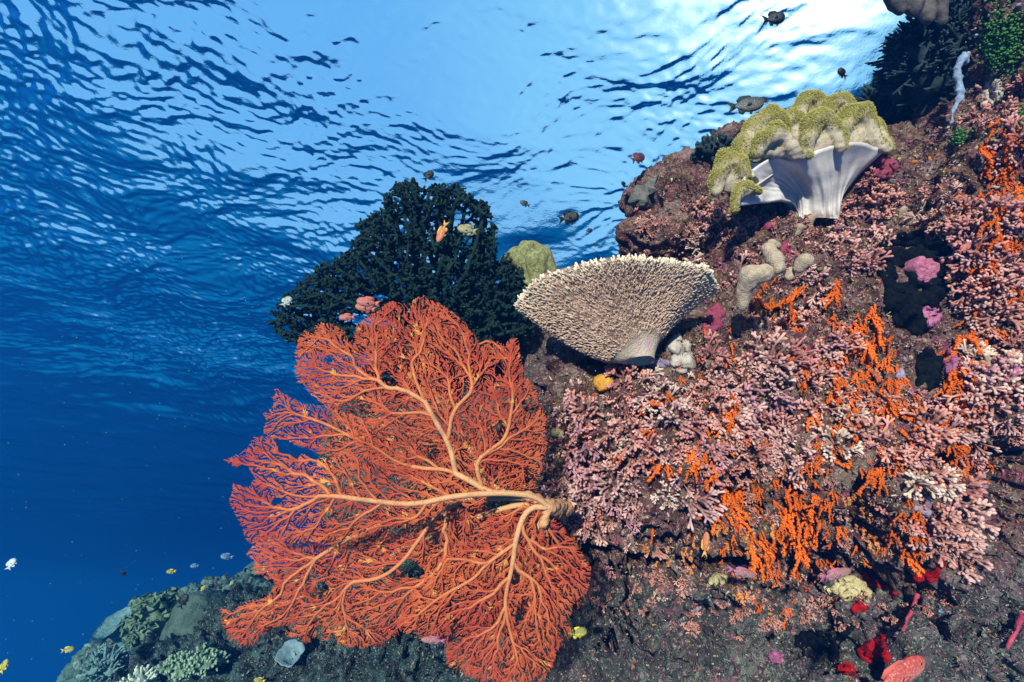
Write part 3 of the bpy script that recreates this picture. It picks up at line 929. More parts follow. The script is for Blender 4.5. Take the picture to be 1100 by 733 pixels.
def lobed_coral(name, label, cat, lobes, D, voxel, mat, part='lobe', stalk=None):
    """a fleshy colony of folded lobes, each lobe a part"""
    base = at(lobes[0][0][0], lobes[0][0][1], D)
    root = empty(name, base, label, cat)
    for pts in lobes:
        V, Fs = [], []
        capsule_chain(V, Fs, [at(p[0], p[1], D + p[3]) - base for p in pts], [pm(p[2], D) for p in pts])
        me = remesh(V, Fs, voxel); roughen(me, [(30, .006, 'n'), (80, .002, 'n')])
        me.name = part; me.materials.clear(); me.materials.append(mat)
        link(bpy.data.objects.new(part, me), root)
    return root
olive = simple("olive_leather", (.12, .125, .045), (.27, .27, .115), 60, vary=0, bump=1, bdist=.008, rough=.8)
lobed_coral("leather_coral", "small pale green folded leather coral between the dark tree coral and the table coral", "coral",
    [[(572, 296, 10, 0), (560, 278, 11, .0), (566, 268, 10, .02), (572, 284, 9, 0)],
     [(578, 298, 10, -.04), (576, 280, 12, -.05), (584, 274, 9, -.03), (590, 290, 9, -.03)],
     [(548, 292, 8, .02), (546, 280, 9, .03), (554, 272, 7, .04)],
     [(540, 296, 6, -.04), (542, 287, 6, -.04)],
     [(562, 270, 8, .07), (572, 266, 8, .07), (582, 270, 7, .07)],
     [(568, 304, 12, 0), (582, 302, 12, 0), (555, 306, 12, 0)]], 2.25, .007, olive)
tan = simple("tan_lobes", (.30, .22, .15), (.42, .33, .23), 90, vary=.1, bump=1, bdist=.006, rough=.8)
D_ = 1.36
lobed_coral("lobed_coral", "tan smooth lobed soft coral above the large orange coral patch, under the white leather coral", "coral",
    [[(797, 328, 6, .02), (800, 312, 8, 0), (806, 296, 11, -.02), (820, 293, 10, -.03)],
     [(826, 268, 7, .03), (832, 280, 9, 0), (836, 288, 7, -.01)],
     [(858, 287, 6, 0), (864, 280, 8, -.01)], [(830, 262, 5, .03), (834, 264, 5, .03)],
     [(846, 298, 5, .03), (850, 290, 5, .03)]], D_, .0045, tan, 'lobe')

# ------------------------------------------------------------------ encrusting patches: pieces of crust following the rock
def patch(name, label, cat, u0, v0, ru, rv, mat, thick=.012, seed=0, rough=.5, holes=.25, lumps=.006, poly=None, group=None):
    rng = random.Random(seed)
    step = 1.7
    nx, ny = int(2 * ru * 1.3 / step), int(2 * rv * 1.3 / step)
    idx, V0 = {}, []
    for j in range(ny + 1):
        for i in range(nx + 1):
            u = u0 - ru * 1.3 + i * step; v = v0 - rv * 1.3 + j * step
            if poly:
                w = 6 * noise.noise(Vector((u * .09, v * .09, seed)))
                inside = .5 if pip(u + w, v - w, poly) else -1
            else:
                inside = 1 - math.hypot((u - u0) / ru, (v - v0) / rv)
            inside += rough * fbm(Vector((u * .05, v * .05, seed * 1.7)), 3)
            if inside < 0: continue
            if noise.noise(Vector((u * .11, v * .11, seed + 30.5))) < -.65 + holes and inside < .45 and holes > 0: continue
            p, n = hit(u, v)
            if p is None: continue
            idx[(i, j)] = len(V0); V0.append((p, n, inside))
    if len(V0) < 8: return None
    md = sorted((p.dot(FWD) for p, _, _ in V0))[len(V0) // 2]
    faces = []
    for (i, j), a in idx.items():
        q = [idx.get(k) for k in ((i, j), (i + 1, j), (i + 1, j + 1), (i, j + 1))]
        if None in q: continue
        ds = [V0[k][0].dot(FWD) for k in q]
        if max(ds) - min(ds) > .06 or abs(sum(ds) / 4 - md) > .18: continue
        faces.append(q)
    if len(faces) < 6: return None
    root_ = {}
    def find(x):
        while root_.setdefault(x, x) != x: x = root_[x]
        return x
    for f in faces:
        for a in f[1:]:
            ra, rb = find(f[0]), find(a)
            if ra != rb: root_[rb] = ra
    cnt = {}
    for f in faces: cnt[find(f[0])] = cnt.get(find(f[0]), 0) + 1
    big = max(cnt, key=cnt.get); faces = [f for f in faces if find(f[0]) == big]
    used = sorted({a for f in faces for a in f}); mp = {a: i for i, a in enumerate(used)}
    faces = [[mp[a] for a in f][::-1] for f in faces]; pts = [V0[a] for a in used]
    ec = {}
    for f in faces:
        for a, b in zip(f, f[1:] + f[:1]):
            k = (min(a, b), max(a, b)); ec.setdefault(k, []).append((a, b))
    rimv = {x for k, e in ec.items() if len(e) == 1 for x in k}
    nb = {}
    for k, e in ec.items():
        if len(e) == 1: nb.setdefault(k[0], []).append(k[1]); nb.setdefault(k[1], []).append(k[0])
    for _ in range(3):
        q = {x: (pts[x][0] + sum((pts[y][0] for y in l), Vector()) / len(l)) / 2 for x, l in nb.items()}
        for x, p in q.items(): pts[x] = (p, pts[x][1], pts[x][2])
    c = sum((p for p, _, _ in pts), Vector()) / len(pts)
    N = len(pts); V = []
    for i, (p, n, ins) in enumerate(pts):
        h = thick * (.35 if i in rimv else 1) + lumps * (noise.noise(p * 70) + .9 * noise.noise(p * 150) + .5 * noise.noise(p * 300))
        V.append(p + n * max(.002, h) - FWD * .003 - c)
    for p, n, ins in pts: V.append(p - n * .012 - c)
    Fc = [tuple(f) for f in faces] + [tuple(x + N for x in f[::-1]) for f in faces]
    for k, e in ec.items():
        if len(e) == 1:
            a, b = e[0]; Fc.append((b, a, a + N, b + N))
    o = mesh_obj(name, V, Fc, mat); o.location = c
    return tag(o, label, cat, group)

black_sp = simple("black_sponge", (.002, .003, .004), (.006, .008, .010), 60, vary=.1, bump=.9, bdist=.006, rough=.9, spec=.05)
red_sp = simple("red_sponge", (.30, .003, .005), (.46, .010, .011), 80, vary=.1, bump=1, bdist=.01, rough=.9, spec=.1)
pink_sp = simple("pink_sponge", (.38, .08, .17), (.52, .20, .29), 90, vary=.1, bump=1, bdist=.008)
yel_sp = simple("yellow_sponge", (.58, .24, .025), (.68, .36, .05), 90, vary=.1, bump=1, bdist=.006)
pale_sp = simple("pale_sponge", (.33, .28, .24), (.46, .41, .36), 50, vary=.1, bump=.8, bdist=.006)
lilac_sp = simple("lilac_crust", (.17, .13, .22), (.30, .25, .34), 60, vary=.15, bump=.8, bdist=.006)
cream_sp = simple("cream_sponge", (.46, .37, .18), (.58, .50, .28), 70, vary=.15, bump=1, bdist=.008)
maroon_sp = simple("maroon_crust", (.16, .02, .045), (.26, .045, .08), 60, vary=.15, bump=.8, bdist=.005)
magenta_sp = simple("magenta_crust", (.24, .06, .13), (.38, .13, .24), 60, vary=.15, bump=.8, bdist=.005)
black_specs = [
    ("large black sponge patch wrapping round the pink disc sponge", [(942, 262), (960, 254), (985, 246), (1010, 250), (1026, 262), (1022, 285), (1014, 312), (1012, 335), (1002, 352), (985, 364), (962, 350), (950, 330), (946, 300)]),
    ("small black sponge patch below the large black sponge and pink crust", [(986, 378), (1004, 372), (1014, 392), (1014, 415), (996, 420), (978, 405)]),
]
for i, (lb, pl) in enumerate(black_specs):
    us = [p[0] for p in pl]; vs = [p[1] for p in pl]
    patch("black_sponge", lb, "sponge", (min(us) + max(us)) / 2, (min(vs) + max(vs)) / 2, (max(us) - min(us)) / 2, (max(vs) - min(vs)) / 2, black_sp, .009, 3 + i, .45, .2, .002, poly=pl)
patch("black_sponge", "flat black sponge with ragged arms at the foot of the reef beside the red sponge", "sponge", 887, 690, 26, 24, black_sp, .010, 15, .8, .25)
def pink_disc():
    p, n = put(995, 290, 1.4); c = at(995, 290, p.dot(FWD) - .02)
    V, Fc = [], []; NR, NA = 9, 40
    for j in range(NR + 1):
        for i in range(NA):
            a = i / NA * 6.2832; r = j / NR
            w = 1 + .12 * math.sin(3 * a + 1) + .07 * math.sin(7 * a)
            z = -.012 * math.sqrt(max(0, 1 - r * r)) + .003 * r * r * math.sin(9 * a) + .006 * noise.noise(Vector((math.cos(a) * r * 5, math.sin(a) * r * 5, 1)))
            V.append(RIGHT * math.cos(a) * pm(15, 1.36) * r * w + UP * math.sin(a) * pm(16, 1.36) * r * w + FWD * z)
    for j in range(NR):
        for i in range(NA):
            a = j * NA + i; b = j * NA + (i + 1) % NA; Fc.append((a, b, b + NA, a + NA))
    s = NR * NA; o = len(V)
    for i in range(NA): V.append(V[s + i] * .85 + FWD * .05)
    for i in range(NA): Fc.append((s + i, s + (i + 1) % NA, o + (i + 1) % NA, o + i))
    ob = mesh_obj("disc_sponge", V, Fc, pink_sp); ob.location = c
    tag(ob, "round magenta pink disc sponge in the middle of the large black sponge", "sponge")
pink_disc()
patch("red_sponge", "bright red sponge, left part of the long patch below the orange corals", "sponge", 952, 626, 28, 18, red_sp, .009, 71, .5, .1, .004, [(925, 612), (940, 613), (955, 620), (970, 626), (979, 632), (972, 643), (960, 638), (945, 633), (930, 627)])
patch("red_sponge", "bright red sponge, right part of the long patch below the pink corals", "sponge", 992, 623, 24, 20, red_sp, .009, 72, .5, .1, .004, [(972, 624), (985, 614), (1000, 611), (1013, 605), (1010, 619), (999, 629), (988, 635), (976, 641), (981, 630)])
for k, (nm, lb, u, v, ru, rv, mt, th, rg) in enumerate([
        ("red_sponge", "thick red sponge clump just right of the ragged black sponge", 934, 697, 17, 18, red_sp, .011, .75),
    ("red_sponge", "small red sponge at the bottom edge below the ragged black sponge", 909, 719, 10, 10, red_sp, .009, .6),
    ("red_sponge", "tiny red sponge between the cream sponge and the thick red clump", 922, 653, 9, 6, red_sp, .012, .45),
    ("yellow_sponge", "upper orange-yellow sponge blob under the table coral stalk", 657, 391, 8, 12, yel_sp, .014, .4),
    ("yellow_sponge", "lower orange-yellow sponge blob left of the pink corals under the table coral", 649, 411, 10, 10, yel_sp, .014, .4),
    ("pale_sponge", "pale grey fan-shaped sponge just right of the table coral foot", 731, 381, 15, 22, pale_sp, .018, .35),
    ("lilac_crust", "lilac grey crust directly under the table coral foot", 704, 392, 20, 9, lilac_sp, .010, .5),
    ("cream_sponge", "cream yellow lumpy sponge left of the long red sponge", 911, 633, 22, 15, cream_sp, .016, .5),
    ("cream_sponge", "cream yellow crust under the wall beside the left pinkish fish", 770, 622, 14, 7, cream_sp, .012, .5),
    ("magenta_crust", "magenta crust between the two black sponges", 1000, 340, 12, 11, magenta_sp, .010, .5),
    ("magenta_crust", "pink-purple crust by the small black sponge's right edge", 1020, 388, 9, 14, magenta_sp, .010, .5),
    ("magenta_crust", "magenta crust at the right edge of the picture beside orange corals", 1085, 400, 14, 18, magenta_sp, .008, .6),
    ("lilac_crust", "lilac crust left of the small black sponge", 968, 405, 10, 14, lilac_sp, .008, .6),
    ("lilac_crust", "lilac crust in the gap between pale pink corals at the lower right of the wall", 992, 545, 10, 12, lilac_sp, .008, .6),
    ("maroon_crust", "dark red crust between the tan lobed coral's lobes", 845, 268, 9, 9, maroon_sp, .012, .5),
    ("maroon_crust", "maroon crust on rock behind the right end of the leather coral cap", 948, 180, 16, 11, maroon_sp, .010, .5),
    ("maroon_crust", "maroon crust patch on dark rock left under the white leather coral", 815, 240, 14, 10, maroon_sp, .010, .6),
    ("maroon_crust", "maroon crust on the wall right behind the table coral", 768, 345, 14, 16, maroon_sp, .010, .6),
    ("magenta_crust", "pinkish purple crust on the dull reef foot left of the ragged black sponge", 835, 705, 12, 9, magenta_sp, .008, .6),
    ("lilac_crust", "pale lilac lump on the reef foot below the middle of the wall", 752, 652, 8, 8, lilac_sp, .014, .4),
    ("pale_sponge", "small grey-blue sponge beside the sea fan low on the wall", 637, 585, 7, 6, lilac_sp, .016, .4),
    ("pale_sponge", "pale beige crust on the right pillar under the green algae", 1065, 105, 15, 26, pale_sp, .012, .5),
    ("cream_sponge", "small cream sponge at the sea fan's upper right edge", 597, 466, 7, 6, cream_sp, .014, .4),
]): patch(nm, lb, "sponge" if "sponge" in nm else "crust", u, v, ru, rv, mt, th, 40 + k, rg, .18)

# ------------------------------------------------------------------ pink and orange coral tufts covering the wall
def finger_tuft(rng, n, L, r, spread, forks=2, knob=1.25):
    pos, par, rad = [Vector((0, 0, -.012))], [-1], [r * 1.5]
    for _ in range(n):
        a = rng.uniform(0, 6.283); s = spread * math.sqrt(rng.random())
        b = Vector((math.cos(a) * s, math.sin(a) * s, 0))
        d = Vector((b.x * 26 + rng.uniform(-.3, .3), b.y * 26 + rng.uniform(-.3, .3), .30 + rng.random() * .5)).normalized()
        p0 = b * .55 - Vector((0, 0, .006)); pos.append(p0); par.append(-1); rad.append(r)
        i0 = len(pos) - 1; todo = [(i0, d, L * rng.uniform(.6, 1.1), forks)]
        while todo:
            i, d, l, k = todo.pop()
            segs = 2; j = i
            for q in range(segs):
                d = (d + Vector([rng.uniform(-.25, .25) for _ in range(3)])).normalized()
                pos.append(pos[j] + d * l / segs); par.append(j); rad.append(r * rng.uniform(.85, 1.2)); j = len(pos) - 1
            if k > 0:
                m = 2 if rng.random() < .75 else 3
                ax = d.orthogonal().normalized(); ax.rotate(Matrix.Rotation(rng.uniform(0, 6.28), 3, d))
                for q in range(m):
                    sd = ax.copy(); sd.rotate(Matrix.Rotation(q * 6.283 / m, 3, d))
                    todo.append((j, (d + sd * rng.uniform(.35, .75)).normalized(), l * rng.uniform(.6, .9), k - 1))
    V, Fc, A = tree_mesh(pos, par, rad, 6, knob)
    zs = [v.length for v in V]; m = max(zs)
    return V, Fc, [z / m for z in zs]
def nodule_tuft(rng, n, h, w, r):
    """a hanging cluster: short crooked strands crowded with small uneven polyp cups"""
    V, Fc, A = [], [], []; iv, jf = ICO[1]
    for st in range(max(2, n // 16)):
        p = Vector((rng.uniform(-w, w), rng.uniform(-.2, .15) * h, rng.uniform(-.002, w * .5))); d = Vector((rng.uniform(-.35, .35), -1, rng.uniform(.0, .5))).normalized()
        L = h * rng.uniform(.5, 1.1); k = 0.0
        while k < L:
            k += r * rng.uniform(.35, .6); d = (d + Vector((rng.uniform(-.3, .3), -.08, rng.uniform(-.25, .25)))).normalized(); p = p + d * r * .48
            o = Vector([rng.uniform(-1, 1) for _ in range(3)]).normalized()
            if rng.random() < .45:
                stub(V, Fc, A, p, (o + Vector((0, -.3, .5))).normalized(), r * rng.uniform(1.3, 2.4), r * rng.uniform(.35, .55), 5, .95, .3, 1)
            q = r * rng.uniform(.5, 1.0); s = len(V); c = p + o * r * .5
            for x in iv:
                V.append(c + Vector((x.x, x.y * 1.3, x.z)) * q * (1 + .9 * noise.noise(x * 2.4 + c * 400))); A.append(rng.random() * .3 + .6 * max(0, x.z))
            Fc += [tuple(a + s for a in f) for f in jf]
    return V, Fc, A
def proto(name, geo, mat):
    V, Fc, A = geo; me = bpy.data.meshes.new(name)
    me.from_pydata([tuple(v) for v in V], [], [tuple(f) for f in Fc]); me.polygons.foreach_set('use_smooth', [True] * len(me.polygons))
    a = me.attributes.new('tip', 'FLOAT', 'POINT'); a.data.foreach_set('value', np.asarray(A, dtype=np.float32))
    me.materials.append(mat); return me
rt = random.Random(21)
def pink_mat():
    t = NT("pink_coral"); r = t.rnd()
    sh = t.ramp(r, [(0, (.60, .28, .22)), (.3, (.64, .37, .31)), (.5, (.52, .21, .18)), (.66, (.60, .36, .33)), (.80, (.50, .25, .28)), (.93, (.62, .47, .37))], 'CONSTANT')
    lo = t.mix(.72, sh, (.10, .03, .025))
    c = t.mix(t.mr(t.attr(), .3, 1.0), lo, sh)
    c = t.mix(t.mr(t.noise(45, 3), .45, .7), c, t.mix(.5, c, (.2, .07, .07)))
    return t.finish(c, .75, t.bump(t.noise(160, 3), .6, .003), .25)
pink_m = pink_mat()
orange_m = simple("orange_coral", (.46, .050, .003), (.62, .080, .005), 60, tip=(.74, .155, .015), vary=.3, bump=1, bdist=.005, spec=.1, rough=.9)
rust_m = simple("rust_coral", (.30, .085, .02), (.42, .14, .035), 60, tip=(.52, .20, .06), vary=.3, bump=.6, bdist=.004)
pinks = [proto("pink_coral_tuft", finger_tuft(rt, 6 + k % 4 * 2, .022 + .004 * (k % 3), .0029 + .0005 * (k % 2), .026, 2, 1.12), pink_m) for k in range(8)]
oranges = [proto("orange_coral_tuft", nodule_tuft(rt, 44 + 14 * (k % 3), .05 + .02 * (k % 3), .013 + .005 * (k % 2), .0052), orange_m) for k in range(8)]
rusts = [proto("rust_coral_tuft", nodule_tuft(rt, 40, .035, .022, .0048), rust_m) for k in range(4)]
ZONES = [("right under the table coral", 680, 420), ("beside the base of the orange sea fan", 612, 500), ("low on the wall right of the sea fan", 660, 560),
         ("at the wall's lower middle above the pinkish fish", 770, 570), ("under the tan lobed coral", 830, 350), ("on the open wall between table coral and black sponge", 790, 440),
         ("in the middle of the wall below the black sponge", 930, 440), ("left of the large black sponge", 925, 330), ("right of the large black sponge", 1050, 290),
         ("near the small black sponge at the right", 1045, 400), ("by the dark hole at the right", 1010, 480), ("hanging above the long red sponge", 960, 555),
         ("at the foot of the wall left of the red sponge", 860, 580), ("on the right pillar below the green algae", 1070, 160), ("on dark rock left of the leather coral", 740, 260), ("on rock behind the leather coral's stalk", 960, 215), ("on the dull reef foot", 800, 665)]
def zone(u, v): return min(ZONES, key=lambda z: (z[1] - u) ** 2 + (z[2] - v) ** 2)[0]
def place(me, u, v, scale, rng, name, lab, group, cat="coral", hang=False, sink=.0):
    p, n = hit(u, v)
    if p is None or p.dot(FWD) > 2.35: return None
    n = (n - FWD * .9).normalized()
    if hang:
        y = (UP - n * UP.dot(n)).normalized(); x = y.cross(n)
        rot = Matrix((x, y, n)).transposed() @ Matrix.Rotation(rng.uniform(-.45, .45), 3, 'Z')
    else:
        x = n.orthogonal().normalized(); y = n.cross(x)
        rot = Matrix((x, y, n)).transposed() @ Matrix.Rotation(rng.uniform(0, 6.28), 3, 'Z')
    o = bpy.data.objects.new(name, me); COL.objects.link(o)
    o.matrix_world = Matrix.Translation(p - n * sink) @ rot.to_4x4() @ Matrix.Diagonal((scale, scale, scale * rng.uniform(.8, 1.15), 1))
    return tag(o, lab, cat, group)
BLACK = [s[1] for s in black_specs] + [[(918, 606), (1016, 596), (1018, 622), (975, 648), (918, 634)]]
def blocked(u, v): return any(pip(u, v, b) for b in BLACK)
PINK_AREAS = [  # (polygon, how many)
    ([(640, 405), (700, 400), (760, 420), (780, 500), (740, 560), (690, 590), (640, 590), (590, 560), (582, 500), (590, 430)], 80),
    ([(760, 380), (820, 400), (900, 420), (900, 500), (780, 520)], 38),
    ([(800, 340), (900, 330), (930, 380), (900, 430), (800, 400)], 18),
    ([(1020, 250), (1100, 210), (1100, 330), (1040, 360)], 30),
    ([(900, 430), (1000, 420), (1060, 430), (1060, 500), (930, 500)], 30),
    ([(955, 520), (1010, 480), (1040, 540), (1030, 600), (960, 590)], 20),
    ([(1030, 360), (1100, 340), (1100, 470), (1040, 440)], 22),
    ([(930, 190), (1010, 200), (1000, 240), (940, 235)], 6),
    ([(690, 230), (790, 240), (770, 330), (700, 290)], 7),
    ([(1040, 100), (1100, 90), (1100, 210), (1060, 230)], 10),
    ([(760, 600), (900, 610), (880, 660), (780, 650)], 8),
    ([(640, 610), (760, 620), (760, 680), (660, 660)], 6),
    ([(790, 290), (930, 240), (1010, 205), (1050, 240), (1000, 262), (930, 290), (830, 330)], 20),
    ([(690, 210), (760, 215), (790, 250), (720, 300), (680, 280)], 8),
    ([(880, 190), (940, 185), (1000, 190), (990, 240), (900, 240)], 8),
]
def sample(poly, rng):
    us = [p[0] for p in poly]; vs = [p[1] for p in poly]
    while True:
        u, v = rng.uniform(min(us), max(us)), rng.uniform(min(vs), max(vs))
        if pip(u, v, poly): return u, v
done = []
for poly, n in PINK_AREAS:
    got = tries = 0
    while got < n and tries < n * 25:
        tries += 1
        u, v = sample(poly, rt)
        if blocked(u, v) or any((u - a) ** 2 + (v - b) ** 2 < 12 ** 2 for a, b in done): continue
        if noise.noise(Vector((u * .024, v * .024, 2.2))) < -.06: continue
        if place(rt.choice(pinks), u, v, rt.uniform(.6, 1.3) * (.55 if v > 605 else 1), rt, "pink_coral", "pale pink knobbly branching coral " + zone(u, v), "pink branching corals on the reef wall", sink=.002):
            done.append((u, v)); got += 1
SMALL = 41
ORANGE_AREAS = [
    ([(600, 470), (660, 410), (800, 330), (1000, 380), (1060, 470), (1000, 590), (860, 610), (700, 600), (620, 570)], SMALL),
    ([(805, 310), (850, 292), (900, 300), (940, 330), (930, 400), (900, 420), (860, 400), (830, 380)], 62),
    ([(880, 420), (960, 400), (1000, 430), (1000, 500), (920, 520), (860, 490)], 46),
    ([(1000, 390), (1050, 330), (1070, 350), (1050, 440), (1000, 470)], 32),
    ([(1050, 260), (1100, 240), (1100, 330), (1060, 330)], 16),
    ([(840, 500), (900, 490), (890, 600), (850, 600)], 30),
    ([(950, 555), (985, 545), (985, 600), (955, 600)], 11),
    ([(760, 520), (840, 500), (850, 560), (820, 600), (760, 590)], 34),
    ([(690, 430), (790, 420), (780, 510), (700, 500)], 16),
    ([(1045, 150), (1100, 110), (1100, 240), (1060, 210)], 26),
    ([(1020, 190), (1100, 200), (1100, 300), (1040, 280)], 14),
    ([(900, 340), (960, 350), (960, 430), (900, 430)], 16),
    ([(1010, 480), (1060, 470), (1040, 530), (1000, 520)], 8),
    ([(780, 610), (900, 600), (900, 650), (820, 670)], 8),
]
for poly, n in ORANGE_AREAS:
    got = tries = 0
    n = n if n == SMALL else int(n * .74)
    while got < n and tries < n * 25:
        tries += 1
        u, v = sample(poly, rt)
        if blocked(u, v) or noise.noise(Vector((u * .045, v * .018, 7.2))) < (-.12 if n != SMALL else -.5): continue
        if place(rt.choice(oranges), u, v, rt.uniform(.42, .62) if (rt.random() < .35 or n == SMALL) else rt.uniform(.6, 1.05), rt, "orange_coral", "bright orange knobbly soft coral " + zone(u, v), "orange soft corals on the reef wall", hang=True, sink=-.012): got += 1
RUST_AREAS = [([(610, 540), (650, 530), (640, 580), (615, 580)], 5), ([(690, 570), (850, 540), (850, 610), (700, 610)], 22), ([(900, 520), (950, 540), (950, 590), (905, 580)], 10), ([(760, 620), (900, 640), (880, 690), (770, 670)], 7)]
for poly, n in RUST_AREAS:
    got = tries = 0
    while got < n and tries < 300:
        tries += 1
        u, v = sample(poly, rt)
        if place(rt.choice(rusts), u, v, rt.uniform(.6, 1.2), rt, "rust_coral", "dull rust-brown knobbly coral " + zone(u, v), "rust brown soft corals on the reef wall", hang=True): got += 1

# beyond the largest tufts, small sprigs of the same corals fill the gaps
def sprigs(name, metas, n, areas, smin, smax, seed, mat):
    rng = random.Random(seed); Vs, Fs, As, off = [], [], [], 0
    base = []
    for me in metas:
        co = np.empty(len(me.vertices) * 3); me.vertices.foreach_get('co', co)
        tp = np.empty(len(me.vertices), dtype=np.float32); me.attributes['tip'].data.foreach_get('value', tp)
        base.append((co.reshape(-1, 3), [tuple(p.vertices) for p in me.polygons], tp))
    got = tries = 0
    while got < n and tries < n * 8:
        tries += 1; u, v = sample(rng.choice(areas), rng)
        if blocked(u, v): continue
        p, nn = hit(u, v)
        if p is None or p.dot(FWD) > 2.3: continue
        nn = (nn - FWD * .9 + Vector([rng.uniform(-.3, .3) for _ in range(3)])).normalized()
        y = (UP - nn * UP.dot(nn)).normalized(); x = y.cross(nn)
        m = np.array(Matrix((x, y, nn)).transposed() @ Matrix.Rotation(rng.uniform(-.6, .6) if 'orange' in name else rng.uniform(0, 6.28), 3, 'Z'))
        co, fc, tp = rng.choice(base); sc = rng.uniform(smin, smax)
        Vs.append(co @ m.T * sc + np.array(p + nn * (.012 if 'orange' in name else .004))); As.append(tp); Fs += [tuple(a + off for a in f) for f in fc]; off += len(co); got += 1
    tag(mesh_obj(name, np.concatenate(Vs), Fs, mat, attr=np.concatenate(As)), kind='stuff')
WALL = [(590, 440), (640, 405), (700, 395), (770, 350), (830, 300), (940, 240), (1040, 190), (1060, 120), (1100, 90), (1100, 470), (1050, 500), (1030, 590), (860, 610), (700, 595), (600, 560)]
sprigs("orange_sprigs", oranges[:4], 430, [WALL] + [a for a, _ in ORANGE_AREAS] * 2, .26, .55, 91, orange_m)
sprigs("pink_sprigs", pinks[:4], 300, [WALL, [(600, 600), (760, 610), (900, 640), (1040, 600), (1020, 660), (780, 690), (620, 650)], [(690, 215), (790, 240), (940, 200), (1010, 190), (930, 250), (760, 320), (690, 290)]], .22, .48, 92, pink_m)

# small encrusting growth nobody could count
def crumbs(name, n, area, mat, smin, smax, seed, tree=None):
    rng = random.Random(seed); V, Fc = [], []; iv, jf = ICO[1]; got = 0; tries = 0
    while got < n and tries < n * 6:
        tries += 1
        u, v = sample(area, rng)
        if blocked(u, v): continue
        if tree is None: p, nn = hit(u, v)
        else: p, nn = tree.ray_cast(Vector((0, 0, 0)), at(u, v, 1.0).normalized())[:2]
        if p is None or p.dot(FWD) > (2.9 if tree is None else 4): continue
        got += 1; q = rng.uniform(smin, smax) * p.dot(FWD) / 1.4
        if rng.random() < .62 and smax < .012:
            A_ = []
            for _ in range(3):
                dd = (nn - FWD * .3 + Vector([rng.uniform(-1, 1) for _ in range(3)])).normalized()
                stub(V, Fc, A_, p - nn * q * .3, dd, q * rng.uniform(1.2, 2.6), q * rng.uniform(.22, .45), 4, .8)
            continue
        s = len(V); sh = Vector((rng.uniform(.4, 1.4), rng.uniform(.4, 1.4), rng.uniform(.4, 1.4))); k0 = rng.uniform(0, 90)
        for w in iv:
            V.append(p - nn * q * .35 + Vector((w.x * sh.x, w.y * sh.y, w.z * sh.z)) * q * (1 + 1.1 * noise.noise(w * 2.3 + Vector((k0, 0, 0)))))
        Fc += [tuple(a + s for a in f) for f in jf]
    o = mesh_obj(name, V, Fc, mat); return tag(o, kind='stuff')
def crumb_mat(name, stops):
    t = NT(name); g = t.node('ShaderNodeNewGeometry')
    c = t.ramp(g.outputs['Random Per Island'], stops, 'CONSTANT')
    c = t.mix(t.mr(t.noise(180, 3), .3, .7), c, t.mix(.5, c, (.05, .04, .04)))
    return t.finish(c, .8, t.bump(t.noise(260, 3), .8, .004), .2)
wm = crumb_mat("crust_growth_warm", [(0, (.05, .035, .03)), (.18, (.20, .13, .09)), (.34, (.14, .04, .06)), (.46, (.34, .25, .17)), (.58, (.42, .20, .19)), (.68, (.25, .10, .15)), (.76, (.50, .15, .02)), (.81, (.16, .15, .07)), (.88, (.55, .47, .38)), (.94, (.26, .21, .32)), (.98, (.55, .42, .08))])
gm = crumb_mat("crust_growth_green", [(0, (.02, .026, .024)), (.25, (.07, .085, .07)), (.5, (.12, .14, .115)), (.68, (.09, .055, .075)), (.78, (.20, .235, .18)), (.87, (.22, .08, .13)), (.92, (.06, .055, .03)), (.96, (.32, .33, .27))])
crumbs("encrusting_growth", 6500, [(582, 400), (660, 390), (760, 340), (700, 260), (700, 190), (800, 200), (930, 190), (1020, 120), (1040, 20), (1100, 0), (1100, 560), (1040, 600), (880, 650), (760, 640), (640, 600), (582, 560)], wm, .0028, .008, 5)
crumbs("turf_growth", 3000, [(580, 600), (760, 630), (900, 640), (1040, 580), (1100, 540), (1100, 733), (260, 733), (270, 640), (420, 620)], gm, .002, .0065, 6)

sm = crumb_mat("speck_colours", [(0, (.30, .12, .15)), (.25, (.40, .30, .24)), (.4, (.46, .12, .02)), (.5, (.22, .06, .14)), (.65, (.52, .46, .40)), (.75, (.12, .16, .12)), (.85, (.36, .22, .24)), (.94, (.42, .34, .08))])
crumbs("speck_growth", 900, [(600, 600), (760, 630), (900, 640), (1040, 590), (1100, 560), (1100, 733), (600, 733)], sm, .002, .0055, 36)
# ------------------------------------------------------------------ corals of the upper right shoulder
def finger_colony(name, label, u, v, d, ru, rv, rz, n, L, r, mat, seed, upw=.5, roll=0, core=None):
    rng = random.Random(seed)
    h_, _n = hit(u + ru * .2, v + rv * .3)
    if h_ is not None: d = min(d, h_.dot(FWD) + rz * .15)
    c = at(u, v, d)
    V, Fs = blobs([(u, v, d, ru * .8, rv * .8, rz * .8, roll)], .3, seed)
    me = remesh(V, Fs, max(.008, pm(ru, d) / 22)); roughen(me, [(12, .03, 'n'), (30, .012, 'n')])
    me.transform(Matrix.Translation(-c)); me.materials.clear(); me.materials.append(mat); me.name = "colony_base"
    root = empty(name, c, label, "coral"); link(bpy.data.objects.new("colony_base", me), root)
    V, Fc, A = [], [], []
    for p, nn in grow_points(me, n, rng):
        if nn.dot(UP) < -.4 and rng.random() < .8: continue
        dd = (nn + UP * upw * .6 + Vector([rng.uniform(-.35, .35) for _ in range(3)])).normalized()
        l = L * rng.uniform(.5, 1.2)
        stub(V, Fc, A, p, dd, l, r * rng.uniform(.8, 1.2), 6, .55)
        for _ in range(2):
            d2 = (dd + Vector([rng.uniform(-.8, .8) for _ in range(3)])).normalized()
            stub(V, Fc, A, p + dd * l * rng.uniform(.3, .7), d2, l * .4, r * .7, 5, .6, .3, 1)
    mesh_obj("fingers", V, Fc, mat, root, attr=A)
    return root
